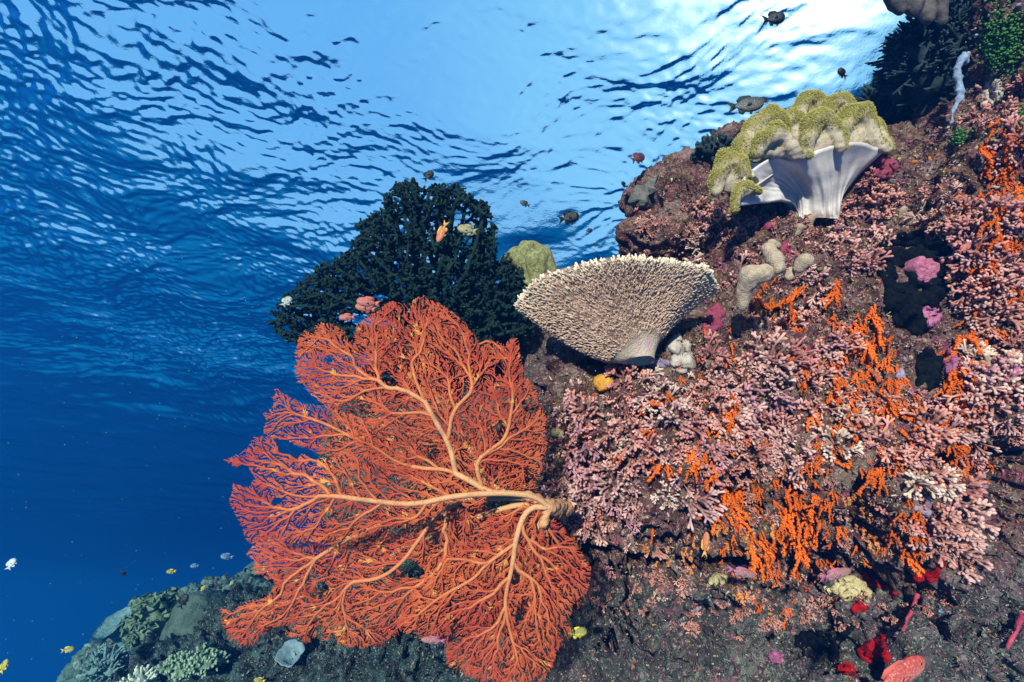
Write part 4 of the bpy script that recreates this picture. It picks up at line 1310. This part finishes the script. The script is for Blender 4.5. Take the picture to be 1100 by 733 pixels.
dusk = simple("shaded_hard_coral", (.004, .014, .017), (.012, .026, .028), 30, tip=(.025, .05, .055), vary=0, bump=.6, tip_range=(.4, 1.2))  # silhouette shade put into the colour of these corals
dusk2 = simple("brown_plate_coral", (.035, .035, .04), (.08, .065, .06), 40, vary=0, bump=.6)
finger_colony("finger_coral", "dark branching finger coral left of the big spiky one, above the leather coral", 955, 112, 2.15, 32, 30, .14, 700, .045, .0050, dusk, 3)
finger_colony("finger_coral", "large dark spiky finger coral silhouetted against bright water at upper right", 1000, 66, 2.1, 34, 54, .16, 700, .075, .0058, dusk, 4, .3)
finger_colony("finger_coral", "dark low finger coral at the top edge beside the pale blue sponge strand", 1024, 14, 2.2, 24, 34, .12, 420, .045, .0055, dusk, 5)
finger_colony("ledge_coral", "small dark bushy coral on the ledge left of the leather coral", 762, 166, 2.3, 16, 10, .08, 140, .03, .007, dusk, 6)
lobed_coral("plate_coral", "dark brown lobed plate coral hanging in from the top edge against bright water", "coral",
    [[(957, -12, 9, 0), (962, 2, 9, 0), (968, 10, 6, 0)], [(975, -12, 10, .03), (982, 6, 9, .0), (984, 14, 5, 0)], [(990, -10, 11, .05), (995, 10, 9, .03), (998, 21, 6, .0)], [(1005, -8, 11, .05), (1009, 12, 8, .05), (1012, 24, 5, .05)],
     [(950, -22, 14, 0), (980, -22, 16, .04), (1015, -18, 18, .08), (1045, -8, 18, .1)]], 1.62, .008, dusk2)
def ledge_plate():
    c = at(716, 204, 2.12)
    V, Fs = blobs([(708, 207, 2.12, 30, 14, .10, 8), (730, 198, 2.14, 28, 13, .10, 18), (690, 216, 2.12, 14, 9, .06, 0), (748, 190, 2.16, 20, 12, .08, 20)], .3, 3)
    me = remesh(V, Fs, .008); roughen(me, [(14, .025, 'n'), (40, .012, 'n')]); me.transform(Matrix.Translation(-c)); me.name = "boulder_coral"
    me.materials.clear(); me.materials.append(simple("grey_boulder_coral", (.06, .065, .06), (.14, .13, .11), 25, vary=0, bump=1, bdist=.01))
    tag(link(bpy.data.objects.new("boulder_coral", me)), "grey-brown overhanging lumpy coral on the ledge left of the leather coral", "coral").location = c
ledge_plate()
def strand():
    pts = [(1054, 22), (1046, 36), (1040, 48), (1034, 60), (1029, 74), (1032, 90), (1031, 104), (1024, 118), (1021, 132)]
    pos = []
    for i, (u, v) in enumerate(pts):
        p, n = hit(u, v); d = (p.dot(FWD) if p else 1.5)
        pos.append(at(u, v, min(d, 1.62) - .02))
    for i in range(1, len(pos) - 1):
        pass
    pos += [at(1038, 66, pos[3].dot(FWD)), at(1041, 58, pos[3].dot(FWD))]
    c = pos[0].copy(); rad = [.010, .014, .016, .014, .013, .011, .010, .007, .006, .010, .007]
    V, Fc, A = tree_mesh([p - c for p in pos], [-1] + list(range(8)) + [3, 9], rad, 10)
    me = remesh(V, [list(f) for f in Fc], .004); roughen(me, [(30, .010, 'n'), (90, .004, 'n')]); me.name = "sponge_strand"
    me.materials.clear(); me.materials.append(simple("pale_blue_sponge", (.12, .17, .26), (.22, .28, .38), 50, vary=0))
    tag(link(bpy.data.objects.new("sponge_strand", me)), "pale blue rope-like sponge strand running down beside the green algae", "sponge").location = c
strand()
def algae(label, u0, v0, ru, rv, n, seed):
    rng = random.Random(seed); V, Fc, A = [], [], []; c, _ = put(u0, v0, 1.5)
    got = 0
    for _ in range(n * 4):
        if got >= n: break
        u, v = rng.gauss(u0, ru * .5), rng.gauss(v0, rv * .5); p, nn = hit(u, v)
        if p is None or abs(p.dot(FWD) - c.dot(FWD)) > .25: continue
        got += 1
        nn = (nn - FWD * .7 + Vector([rng.uniform(-.7, .7) for _ in range(3)])).normalized()
        a = nn.orthogonal().normalized(); a.rotate(Matrix.Rotation(rng.uniform(0, 6.28), 3, nn)); b = nn.cross(a); r = rng.uniform(.003, .0065); q = p + nn * rng.uniform(.004, .03) - c; s = len(V)
        V.append(q + nn * .002); A.append(.5)
        for k in range(7):
            t = k / 7 * 6.283; V.append(q + (a * math.cos(t) + b * math.sin(t) * .8) * r * (1 + .2 * math.sin(3 * t))); A.append(1)
        V.append(q - nn * .002); A.append(0)
        for k in range(7):
            Fc.append((s, s + 1 + k, s + 1 + (k + 1) % 7)); Fc.append((s + 8, s + 1 + (k + 1) % 7, s + 1 + k))
    if not V: return
    o = mesh_obj("green_algae", V, Fc, alg, attr=A); o.location = c; tag(o, label, "algae")
alg = simple("green_algae", (.012, .055, .008), (.03, .11, .018), 30, tip=(.045, .15, .025), vary=0, bump=0)
algae("large bright green leafy algae patch on the right pillar at the top", 1076, 45, 20, 34, 900, 3)
algae("small green algae tuft lower on the right pillar", 1092, 128, 7, 10, 70, 4)
algae("small green algae tuft at the dark gap left of the right pillar", 1030, 148, 5, 7, 110, 5)
def fingers_small(label, pts, mat, name="finger_sponge", cat="sponge"):
    V, Fs = [], []; c, n0 = put(pts[0][0], pts[0][1], 1.5)
    for (u, v, l, r) in pts:
        p, n = put(u, v, 1.5); up = (UP * .9 - FWD * .35).normalized()
        capsule_chain(V, Fs, [p - c - n * .01, p - c + up * l], [r, r * .8])
    me = remesh(V, Fs, .0045); roughen(me, [(50, .004, 'n')]); me.name = name; me.materials.clear(); me.materials.append(mat)
    tag(link(bpy.data.objects.new(name, me)), label, cat).location = c
fingers_small("tan finger sponge cluster standing above the large black sponge", [(990, 225, .045, .013), (975, 240, .03, .014), (984, 240, .03, .012), (968, 232, .025, .013)], tan)
fingers_small("tan blunt lump at the foot of the white leather coral stalk", [(868, 244, .03, .022), (858, 250, .02, .018)], tan, "lump_coral", "coral")

# tube worms by the fan
worm_m = simple("worm_tube", (.10, .075, .06), (.22, .17, .13), 60, vary=.2); worm_in = simple("worm_mouth", (.01, .008, .008), (.02, .015, .015), 60, vary=0)
def worm_tube(u, v, s):
    p, n = hit(u, v)
    if p is None: return
    n = (n - FWD * 1.5).normalized(); a = n.orthogonal().normalized(); b = n.cross(a); V = []; Fc = []
    prof = [(-.01, 1.0), (.012, 1.0), (.017, 1.12), (.017, .75), (.002, .65)]
    for h, w in prof:
        for k in range(12): V.append(n * h * s + (a * math.cos(k * .5236) + b * math.sin(k * .5236)) * .0075 * s * w)
    for j in range(len(prof) - 1):
        for k in range(12): Fc.append((j * 12 + k, j * 12 + (k + 1) % 12, j * 12 + 12 + (k + 1) % 12, j * 12 + 12 + k))
    o = mesh_obj("worm_tube", V, Fc, worm_m); o.location = p
    tag(o, "brown open-mouthed tube poking from the wall beside the sea fan", "tube worm", "worm tubes beside the sea fan")
    m = mesh_obj("mouth", [n * .004 * s + (a * math.cos(k * .5236) + b * math.sin(k * .5236)) * .0052 * s for k in range(12)] + [n * .0005 * s], [(k, (k + 1) % 12, 12) for k in range(12)], worm_in, o)
for u, v, s in ((600, 483, .9), (612, 489, 1), (590, 490, 1), (605, 497, .8), (588, 505, 1), (598, 512, .9), (619, 501, .7), (594, 477, .8), (584, 483, .7), (610, 506, .8), (660, 532, 1)): worm_tube(u, v, s)

# ------------------------------------------------------------------ far outcrop, lower left
OUT = [(190, 735, 3.1, 95, 80, .5), (150, 745, 3.0, 55, 70, .3), (260, 700, 3.2, 60, 70, .4), (300, 680, 3.3, 70, 55, .4), (300, 760, 3.0, 120, 70, .4)]
v_, f_ = blobs(OUT, .3, 9)
om = remesh(v_, f_, .013); roughen(om, [(3, .12, 'n'), (7, .09, 'n'), (16, .06, 'r'), (38, .03, 'n'), (80, .012, 'n')]); om.name = "reef_outcrop"
t = NT("outcrop_rock")
c = t.ramp(t.math('ADD', t.math('MULTIPLY', t.noise(14, 6, .7), .6), t.math('MULTIPLY', t.noise(45, 5, .7), .4)), [(.3, (.008, .022, .024)), (.45, (.045, .105, .10)), (.55, (.11, .215, .19)), (.62, (.03, .065, .07)), (.72, (.22, .34, .30))])  # teal of the blue ambient light put into the rock colour
om.materials.clear(); om.materials.append(t.finish(c, .85, t.bump(t.noise(40, 6, .7), 1, .03), .2))
tag(link(bpy.data.objects.new("reef_outcrop", om)), kind='structure')
OBV = BVHTree.FromPolygons([v.co for v in om.vertices], [tuple(p.vertices) for p in om.polygons])
teal = simple("teal_hard_coral", (.05, .11, .075), (.12, .20, .125), 25, tip=(.22, .33, .22), vary=0, bump=.8, bdist=.01, tip_range=(.3, 1))  # blue ambient light put into these outcrop coral and growth colours too
tealb = simple("pale_hard_coral", (.06, .14, .15), (.12, .235, .225), 25, vary=0, bump=.8, bdist=.01)
om_m = crumb_mat("outcrop_growth_colours", [(0, (.012, .03, .032)), (.3, (.04, .09, .08)), (.55, (.09, .18, .155)), (.75, (.03, .06, .07)), (.85, (.16, .27, .23)), (.95, (.22, .30, .22))])
crumbs("outcrop_growth", 1500, [(90, 640), (230, 620), (330, 620), (360, 733), (80, 733)], om_m, .004, .012, 26, OBV)
def mound():
    V, Fs = blobs([(214, 672, 2.85, 30, 34, .2), (230, 688, 2.85, 28, 30, .2)], .12, 4); c = at(216, 690, 2.85)
    me = remesh(V, Fs, .012); roughen(me, [(8, .02, 'n'), (30, .008, 'n'), (70, .005, 'n')]); me.transform(Matrix.Translation(-c)); me.name = "mound_coral"
    me.materials.clear(); me.materials.append(simple("mound_coral", (.025, .055, .048), (.055, .095, .075), 18, vary=0, bump=1, bdist=.012))
    tag(link(bpy.data.objects.new("mound_coral", me)), "smooth dark green dome coral on the far reef outcrop at lower left", "coral").location = c
mound()
def plate(name, label, u, v, d, ru, rv, mat, stalk=True, tilt=.0):
    c = at(u, v, d); V, Fc = [], []; NA = 44
    for lay, z in ((0, 0), (1, .02)):
        for r in (0.02, .35, .7, 1.0):
            for k in range(NA):
                a = k / NA * 6.283; w = 1 + .08 * math.sin(5 * a) + .05 * math.sin(11 * a + 1)
                p = RIGHT * math.cos(a) * pm(ru, d) * r * w + (UP * .5 + FWD * .0) * math.sin(a) * pm(rv, d) * 2 * r * w + FWD * (.12 * math.sin(a) * r) + UP * (z - .02 * (1 - r)) 
                V.append(p)
    for lay in (0, 1):
        for j in range(3):
            for k in range(NA):
                a = lay * 4 * NA + j * NA + k; b = lay * 4 * NA + j * NA + (k + 1) % NA; Fc.append((a, b, b + NA, a + NA))
    for k in range(NA): Fc.append((3 * NA + k, 3 * NA + (k + 1) % NA, 7 * NA + (k + 1) % NA, 7 * NA + k))
    V2, F2, A2 = tree_mesh([Vector((0, 0, 0)), Vector((.06, .1, -.08)), Vector((.16, .2, -.16))], [-1, 0, 1], [.05, .05, .07], 8)
    root = empty(name, c, label, "coral"); mesh_obj("plate", V, Fc, mat, root)
    if stalk: mesh_obj("stalk", V2, F2, mat, root)
plate("table_coral", "small pale table coral jutting left from the far reef outcrop", 121, 673, 2.8, 12, 5, tealb)
def lettuce(label, u0, v0, ru, rv, d, n, mat, seed):
    rng = random.Random(seed); c = at(u0, v0, d); root = empty("lettuce_coral", c, label, "coral")
    V, Fc = [], []
    for _ in range(n):
        a = rng.uniform(0, 6.283); q = math.sqrt(rng.random())
        p = RIGHT * pm(ru, d) * math.cos(a) * q + UP * pm(rv, d) * math.sin(a) * q - FWD * (1 - q * q) * pm(ru, d) * .9
        nn = (p.normalized() + UP * .4 + Vector([rng.uniform(-.5, .5) for _ in range(3)])).normalized(); x = nn.orthogonal().normalized(); x.rotate(Matrix.Rotation(rng.uniform(0, 6.28), 3, nn)); y = nn.cross(x)
        w = pm(rng.uniform(5, 9), d); h = pm(rng.uniform(5, 9), d); s = len(V); K = 8; ph = rng.uniform(0, 6)
        for th in (-.006, .006):
            for j in range(4):
                for i in range(K):
                    f = i / (K - 1) - .5; g = j / 3
                    V.append(p + x * f * w * 1.6 * (.6 + .5 * g) + nn * (g * h * (1 - 1.2 * f * f) - h * .35) + y * (.012 * math.sin(f * 9 + ph) * (.4 + g) + th))
        for lay in (0, 1):
            for j in range(3):
                for i in range(K - 1):
                    b = s + lay * 4 * K + j * K + i; Fc.append((b, b + 1, b + 1 + K, b + K))
        for i in range(K - 1):
            b = s + 3 * K + i; Fc.append((b, b + 1, b + 1 + 4 * K, b + 4 * K))
        for i in (0, K - 1):
            for j in range(3):
                b = s + j * K + i; Fc.append((b, b + K, b + 5 * K, b + 4 * K))
    mesh_obj("fronds", V, Fc, mat, root)
    V, Fs = blobs([(u0, v0 + rv * .2, d, ru * .8, rv * .75, pm(ru, d) * .6)], .2, seed); me = remesh(V, Fs, .02); me.transform(Matrix.Translation(-c)); me.materials.clear(); me.materials.append(mat); me.name = "core"
    link(bpy.data.objects.new("core", me), root)
lettuce("greenish leafy lettuce coral on top of the far outcrop beside the small table coral", 162, 668, 24, 27, 2.85, 75, teal, 2)
lettuce("small leafy coral on the far outcrop's summit, right of the lettuce coral", 185, 648, 14, 12, 2.95, 26, teal, 3)
lettuce("low leafy coral at the right of the far outcrop beneath the sea fan", 255, 658, 16, 9, 3.0, 28, simple("blue_green_coral", (.06, .12, .13), (.12, .20, .20), 25, vary=0), 4)
finger_colony("soft_coral", "pale blue feathery coral at the lower left foot of the far outcrop", 116, 720, 2.75, 14, 22, .07, 230, .05, .006, tealb, 8)
finger_colony("finger_coral", "bright white-tipped finger coral at the bottom edge of the far outcrop", 150, 736, 2.6, 18, 10, .06, 120, .035, .007, simple("white_finger_coral", (.15, .22, .19), (.24, .32, .26), 30, tip=(.42, .50, .38), vary=0), 9)
finger_colony("knob_coral", "low knobby coral ridge on the far outcrop below the dome coral", 205, 714, 2.75, 36, 10, .08, 420, .022, .006, teal, 10)
def bowl(label, u, v, d, r, mat):
    c = at(u, v, d); V, Fc = [], []; NA = 30; prof = [(.2, -1.2), (.6, -.6), (1, .1), (.9, .1), (.55, -.5), (.05, -.75)]
    ax = (UP * .9 - FWD * .5).normalized(); x = RIGHT; y = ax.cross(x).normalized(); s = pm(r, d)
    for w, h in prof:
        for k in range(NA):
            a = k / NA * 6.283; q = 1 + .08 * math.sin(4 * a) + .05 * math.sin(9 * a)
            V.append((x * math.cos(a) + y * math.sin(a)) * s * w * q + ax * h * s)
    for j in range(len(prof) - 1):
        for k in range(NA): Fc.append((j * NA + k, j * NA + (k + 1) % NA, j * NA + NA + (k + 1) % NA, j * NA + NA + k))
    o = mesh_obj("bowl_coral", V, Fc, mat); o.location = c; tag(o, label, "coral")
bg_ = simple("blue_grey_coral", (.07, .13, .16), (.14, .22, .25), 30, vary=0, bump=.8)
p, _ = put(312, 702, 2.3); bowl("blue-grey bowl coral on dark rock below the sea fan's left lobe", 312, 702, p.dot(FWD) - .05, 14, bg_)
p, _ = put(352, 655, 2.3)
p2, n2 = put(450, 712, 2.3)

# whips and thin things at the reef foot
def whip(label, pts, r, mat, name="sea_whip"):
    pos = []
    for u, v in pts:
        p, n = put(u, v, 1.7); pos.append(at(u, v, p.dot(FWD) - .02))
    c = pos[0].copy(); V, Fc, A = tree_mesh([p - c for p in pos], [-1] + list(range(len(pos) - 1)), [r * (1 - .5 * i / len(pos)) * (1 + .3 * math.sin(i * 2.3)) for i in range(len(pos))], 7)
    o = mesh_obj(name, V, Fc, mat); o.location = c; tag(o, label, "sponge")
whipm = simple("crimson_whip", (.30, .03, .06), (.42, .06, .10), 60, vary=0)
whip("crimson rope sponge slanting down from the long red sponge", [(986, 638), (984, 645), (980, 651), (979, 658), (974, 665), (973, 671), (970, 677)], .006, whipm, "rope_sponge")
whip("dark crimson rope sponge near the right edge at the reef foot", [(1099, 660), (1094, 669), (1093, 677), (1087, 686), (1082, 696)], .007, whipm, "rope_sponge")

# ------------------------------------------------------------------ fish
eye_m = simple("fish_eye", (.004, .004, .005), (.008, .008, .01), 50, vary=0, bump=0, rough=.15, spec=.6)
def fish_mesh(name, hr, body, fin, fork=.5, wr=.34, stripe=None):
    """one continuous fish, unit length along x, height ratio hr; fins belong to the body"""
    V, Fc, MI = [], [], []; NS, NA = 18, 14
    for j in range(NS + 1):
        x = j / NS
        h = hr * .5 * (math.sin(math.pi * min(1, x * 1.12 + .0)) ** .62 if x < .86 else 0) if False else hr * .5 * ((1 - abs(2 * (x ** .78) - 1) ** 2.3) * .93 + .07 * (1 - x) + (.13 * x if x > .5 else 0) * .9)
        h = max(h, .012 if x < .5 else hr * .09); w = h * wr / .5 * (1 - .45 * x)
        for k in range(NA):
            a = k / NA * 6.2832
            V.append(Vector((.5 - x * .78, math.cos(a) * w, math.sin(a) * h)))
    for j in range(NS):
        for k in range(NA): Fc.append((j * NA + k, j * NA + (k + 1) % NA, (j + 1) * NA + (k + 1) % NA, (j + 1) * NA + k)); MI.append(0)
    Fc.append(tuple(range(NA))[::-1]); MI.append(0); Fc.append(tuple(NS * NA + k for k in range(NA))); MI.append(1)
    def fin_(pts, th=.006):
        s = len(V); n = len(pts)
        for sg in (-1, 1):
            for x, z in pts: V.append(Vector((x, sg * th, z)))
        Fc.append(tuple(s + i for i in range(n))); Fc.append(tuple(s + n + i for i in range(n))[::-1]); MI.extend((1, 1))
        for i in range(n): Fc.append((s + (i + 1) % n, s + i, s + n + i, s + n + (i + 1) % n)); MI.append(1)
    hh = hr * .5
    fin_([(-.24, hh * .22), (-.36, hh * .52), (-.52, hh * (.55 + fork * .6)), (-.43, hh * .25), (-.40, 0), (-.43, -hh * .25), (-.52, -hh * (.55 + fork * .6)), (-.36, -hh * .52), (-.24, -hh * .22)])
    fin_([(.24, hh * .80), (.12, hh * 1.22), (-.02, hh * 1.25), (-.14, hh * 1.22), (-.24, hh * .75), (-.2, hh * .35), (0, hh * .7)])
    fin_([(.0, -hh * .8), (-.10, -hh * 1.25), (-.2, -hh * 1.05), (-.22, -hh * .45), (-.1, -hh * .6)])
    fin_([(.20, -hh * .75), (.12, -hh * 1.35), (.07, -hh * 1.2), (.10, -hh * .75)])
    for sy in (-1, 1):
        s = len(V); w = hr * wr * .62
        for q in ((.18, w * .95, -.02), (.02, w * 1.45, .03), (-.02, w * 1.4, -.06), (.08, w * 1.1, -.09)):
            for th in (0, .008): V.append(Vector((q[0], sy * (q[1] + th), q[2] * hr * 2)))
        Fc.append((s, s + 2, s + 4, s + 6)); Fc.append((s + 1, s + 7, s + 5, s + 3)); MI.extend((1, 1))
        for a, b in ((0, 2), (2, 4), (4, 6), (6, 0)): Fc.append((s + a, s + a + 1, s + b + 1, s + b)); MI.append(1)
    me = bpy.data.meshes.new(name); me.from_pydata([tuple(v) for v in V], [], Fc)
    me.polygons.foreach_set('use_smooth', [True] * len(me.polygons)); me.polygons.foreach_set('material_index', MI)
    me.materials.append(body); me.materials.append(fin); me.update(); return me
def fish_mat(name, back, belly, rough=.45):
    t = NT(name); tcn = t.node('ShaderNodeTexCoord'); sp = t.node('ShaderNodeSeparateXYZ'); t.l.new(tcn.outputs['Object'], sp.inputs[0])
    c = t.mix(t.mr(sp.outputs['Z'], -.10, .10), belly, back)
    sc = t.node('ShaderNodeTexVoronoi'); sc.inputs['Scale'].default_value = 28; t.l.new(tcn.outputs['Object'], sc.inputs['Vector'])
    c = t.mix(t.mr(sc.outputs['Distance'], .1, .7, 0, .35), c, (.02, .02, .02))
    return t.finish(c, rough, t.bump(sc.outputs['Distance'], .3, .01), .4)
def eye_mesh():
    me = bpy.data.meshes.new("eye"); v, f = ICO[2]; me.from_pydata([tuple(p * .022) for p in v], [], f); me.polygons.foreach_set('use_smooth', [True] * len(me.polygons)); me.materials.append(eye_m); return me
EYE = eye_mesh()
K = {}
def kind(k, hr, back, belly, fin, fork=.5, wr=.3):
    K[k] = (fish_mesh(k, hr, fish_mat(k + "_skin", back, belly), simple(k + "_fin", fin, tuple(x * .8 for x in fin), 30, vary=0, bump=0)), hr, wr)
kind("damselfish", .52, (.002, .004, .006), (.006, .009, .011), (.003, .005, .007), .35)
kind("maroon_fish", .48, (.07, .012, .02), (.10, .03, .035), (.12, .02, .05), .5)
kind("chromis", .40, (.045, .055, .05), (.15, .14, .11), (.02, .025, .03), .9)
kind("anthias", .29, (.55, .13, .05), (.62, .26, .12), (.62, .30, .05), .9)
kind("rosy_fish", .40, (.50, .12, .085), (.55, .22, .16), (.45, .12, .10), .6)
kind("wrasse", .26, (.34, .13, .12), (.42, .24, .18), (.34, .10, .22), .4)
kind("yellow_damselfish", .45, (.22, .24, .07), (.62, .52, .05), (.62, .50, .02), .7)
kind("olive_fish", .44, (.28, .25, .12), (.40, .36, .20), (.30, .27, .10), .7)
kind("pale_fish", .62, (.32, .36, .34), (.5, .52, .46), (.35, .38, .34), .3)
kind("blue_fish", .5, (.06, .16, .32), (.25, .42, .55), (.10, .22, .40), .4)
kind("white_fish", .7, (.55, .62, .62), (.75, .78, .75), (.5, .56, .6), .3)
kind("red_grouper", .30, (.48, .07, .05), (.55, .20, .15), (.45, .09, .07), .3, .36)
def fish(k, label, u, v, length, head, d, yaw=0, cat="fish", group=None, eyes=True):
    """head: direction the fish faces in the picture, degrees anticlockwise from right; yaw turns it out of the picture plane"""
    me, hr, wr = K[k]
    h, y = R(head), R(yaw)
    fwd = RIGHT * math.cos(h) + UP * math.sin(h)
    up = UP * math.cos(h) - RIGHT * math.sin(h)
    if up.dot(UP) < 0 and abs(up.dot(UP)) > .05: up = -up
    side = up.cross(fwd)
    f2 = fwd * math.cos(y) + side * math.sin(y); side = up.cross(f2)
    s = pm(length, d) / max(.35, math.cos(y)); p = at(u, v, d)
    o = bpy.data.objects.new(k, me); COL.objects.link(o)
    o.matrix_world = Matrix.Translation(p) @ Matrix((f2, side, up)).transposed().to_4x4() @ Matrix.Scale(s, 4)
    tag(o, label, cat, group)
    if eyes:
        for sy in (-1, 1):
            e = bpy.data.objects.new("eye", EYE); COL.objects.link(e); e.parent = o
            e.location = (.36, sy * hr * wr * .52, hr * .10)
    return o
fish("damselfish", "small round black fish highest in bright water near the top edge", 831, 20, 25, 8, 2.2)
fish("damselfish", "small dark fish between the top-edge black fish and the finger coral", 905, 79, 14, 150, 2.4, 20)
fish("chromis", "large grey-brown fish with forked tail swimming above the leather coral", 801, 113, 40, 8, 1.9)
fish("damselfish", "tiny dark fish right behind the grey-brown fish's head", 821, 108, 11, 80, 2.6, 40)
fish("damselfish", "tiny dark fish just left of the leather coral cap", 799, 133, 11, 70, 2.5, 40)
fish("damselfish", "small dark fish above the bushy coral on the left ledge", 767, 144, 13, 65, 2.4, 30)
fish("maroon_fish", "small dark red fish alone in open water left of the grey ledge", 685, 170, 19, 30, 2.2, 30)
fish("damselfish", "black fish in open water midway between tree coral and ledge", 611, 234, 23, 12, 2.0)
fish("damselfish", "black fish hovering at the very top of the tree coral", 460, 189, 15, 55, 1.85, 20)
fish("chromis", "tiny grey fish in open water right of the tree coral top", 564, 219, 12, 160, 2.3, 20)
fish("damselfish", "tiny dark fish below the dark red fish, beside the ledge", 717, 176, 6, 80, 2.8, 30, eyes=False)
fish("damselfish", "tiny dark fish just above the ledge's left tip", 670, 198, 7, 130, 2.8, 20, eyes=False)
fish("damselfish", "tiny dark fish left of the reef shoulder, above the table coral", 633, 248, 8, 20, 2.8, 20, eyes=False)
fish("damselfish", "tiny dark fish lowest in the gap between leather coral and table coral", 640, 263, 5, 60, 2.8, 20, eyes=False)
fish("damselfish", "small dark fish between the leather coral cap and the finger coral", 914, 111, 9, 140, 2.5, 20, eyes=False)
fish("anthias", "slim orange fish swimming steeply down in front of the tree coral", 475, 249, 26, 250, 1.6, 15)
fish("olive_fish", "olive yellow fish with forked tail in front of the tree coral", 502, 247, 22, 168, 1.62)
fish("rosy_fish", "plump red fish above the sea fan's top, upper of the pair", 396, 325, 25, 172, 1.5, 10)
fish("rosy_fish", "brownish red fish partly behind the upper one of the pair", 393, 331, 22, 168, 1.56, 10)
fish("rosy_fish", "small red fish left of the pair above the sea fan", 373, 341, 17, 182, 1.5, 10)
fish("pale_fish", "small pale round fish at the tree coral's left tip", 308, 324, 12, 60, 1.8, 30)
fish("white_fish", "white fish in the deep blue at the left edge", 12, 606, 10, 80, 2.6, 30)
fish("yellow_damselfish", "small yellow-green fish in deep blue left of the far outcrop", 73, 698, 12, 5, 2.6, 15)
fish("yellow_damselfish", "yellow fish at the left edge near the bottom corner", 4, 716, 13, 80, 2.4, 20)
fish("damselfish", "small dark fish in deep blue above the small table coral", 133, 616, 8, 130, 2.6, 15)
fish("yellow_damselfish", "small yellow fish above the far outcrop, left of the blue fish", 184, 614, 9, 175, 2.6, 15)
fish("blue_fish", "larger blue fish above the far outcrop near the sea fan", 244, 598, 12, 160, 2.4, 20)
fish("blue_fish", "smaller blue fish above the far outcrop left of the larger blue one", 209, 608, 8, 175, 2.6, 15)
fish("yellow_damselfish", "tiny yellow fish right above the far outcrop's summit", 218, 632, 6, 60, 2.7, 20)
fish("damselfish", "dark fish just above the far outcrop's summit", 228, 630, 8, 160, 2.7, 20)
fish("damselfish", "tiny dark fish above the leafy coral right of the summit", 243, 618, 5, 80, 2.7, 20, eyes=False)
fish("damselfish", "black fish swimming across the face of the dome coral", 229, 660, 12, 130, 2.55, 10)
fish("damselfish", "dark purple-black fish at the left flank of the dome coral", 197, 646, 14, 70, 2.6, 20)
fish("yellow_damselfish", "bright yellow fish at the bottom edge below the sea fan's left lobe", 279, 731, 12, 160, 2.0, 10)
fish("yellow_damselfish", "olive fish with yellow fins at the sea fan's lower right edge", 620, 680, 22, 8, 1.35, 10)
fish("wrasse", "brownish pink fish half hidden under the sea fan's lower edge", 466, 688, 27, 172, 1.15, 5)
fish("wrasse", "pinkish fish under the wall, left of the two near the red sponge", 797, 615, 34, 345, 1.22, 5)
fish("wrasse", "purplish fish touching the left end of the long red sponge", 897, 617, 38, 12, 1.2, 5)
fish("anthias", "slim red-orange fish hanging upright before rust corals at the wall's foot", 758, 585, 26, 80, 1.2, 10)
fish("red_grouper", "big red fish cut by the bottom edge in the lower right corner", 964, 727, 76, 24, 1.02, 10)
fish("rosy_fish", "small orange-red fish right of the large black sponge", 1036, 267, 18, 32, 1.2, 10)
fish("blue_fish", "tiny bright blue fish on the dull reef foot right of the red sponges", 1011, 657, 7, 150, 1.25, 10)

# ------------------------------------------------------------------ drifting particles
def snow():
    rng = random.Random(77); V, Fc = [], []
    for _ in range(1000):
        d = rng.uniform(.5, 2.6); u, v = rng.uniform(-60, 1160), rng.uniform(-40, 780)
        p = at(u, v, d)
        if p.z > WATER_Z - .3: continue
        h, _n = hit(u, v)
        if h is not None and h.dot(FWD) < d + .05: continue
        r = rng.uniform(.0006, .0016) * d / 1.6; s = len(V)
        for q in ((1, 0, 0), (-1, 0, 0), (0, 1, 0), (0, -1, 0), (0, 0, 1), (0, 0, -1)): V.append(p + Vector(q) * r * rng.uniform(.7, 1.3))
        for f in ((0, 2, 4), (2, 1, 4), (1, 3, 4), (3, 0, 4), (2, 0, 5), (1, 2, 5), (3, 1, 5), (0, 3, 5)): Fc.append(tuple(a + s for a in f))
    tag(mesh_obj("drifting_particles", V, Fc, simple("plankton", (.30, .33, .34), (.5, .52, .5), 40, vary=0, bump=0)), kind='stuff')
snow()
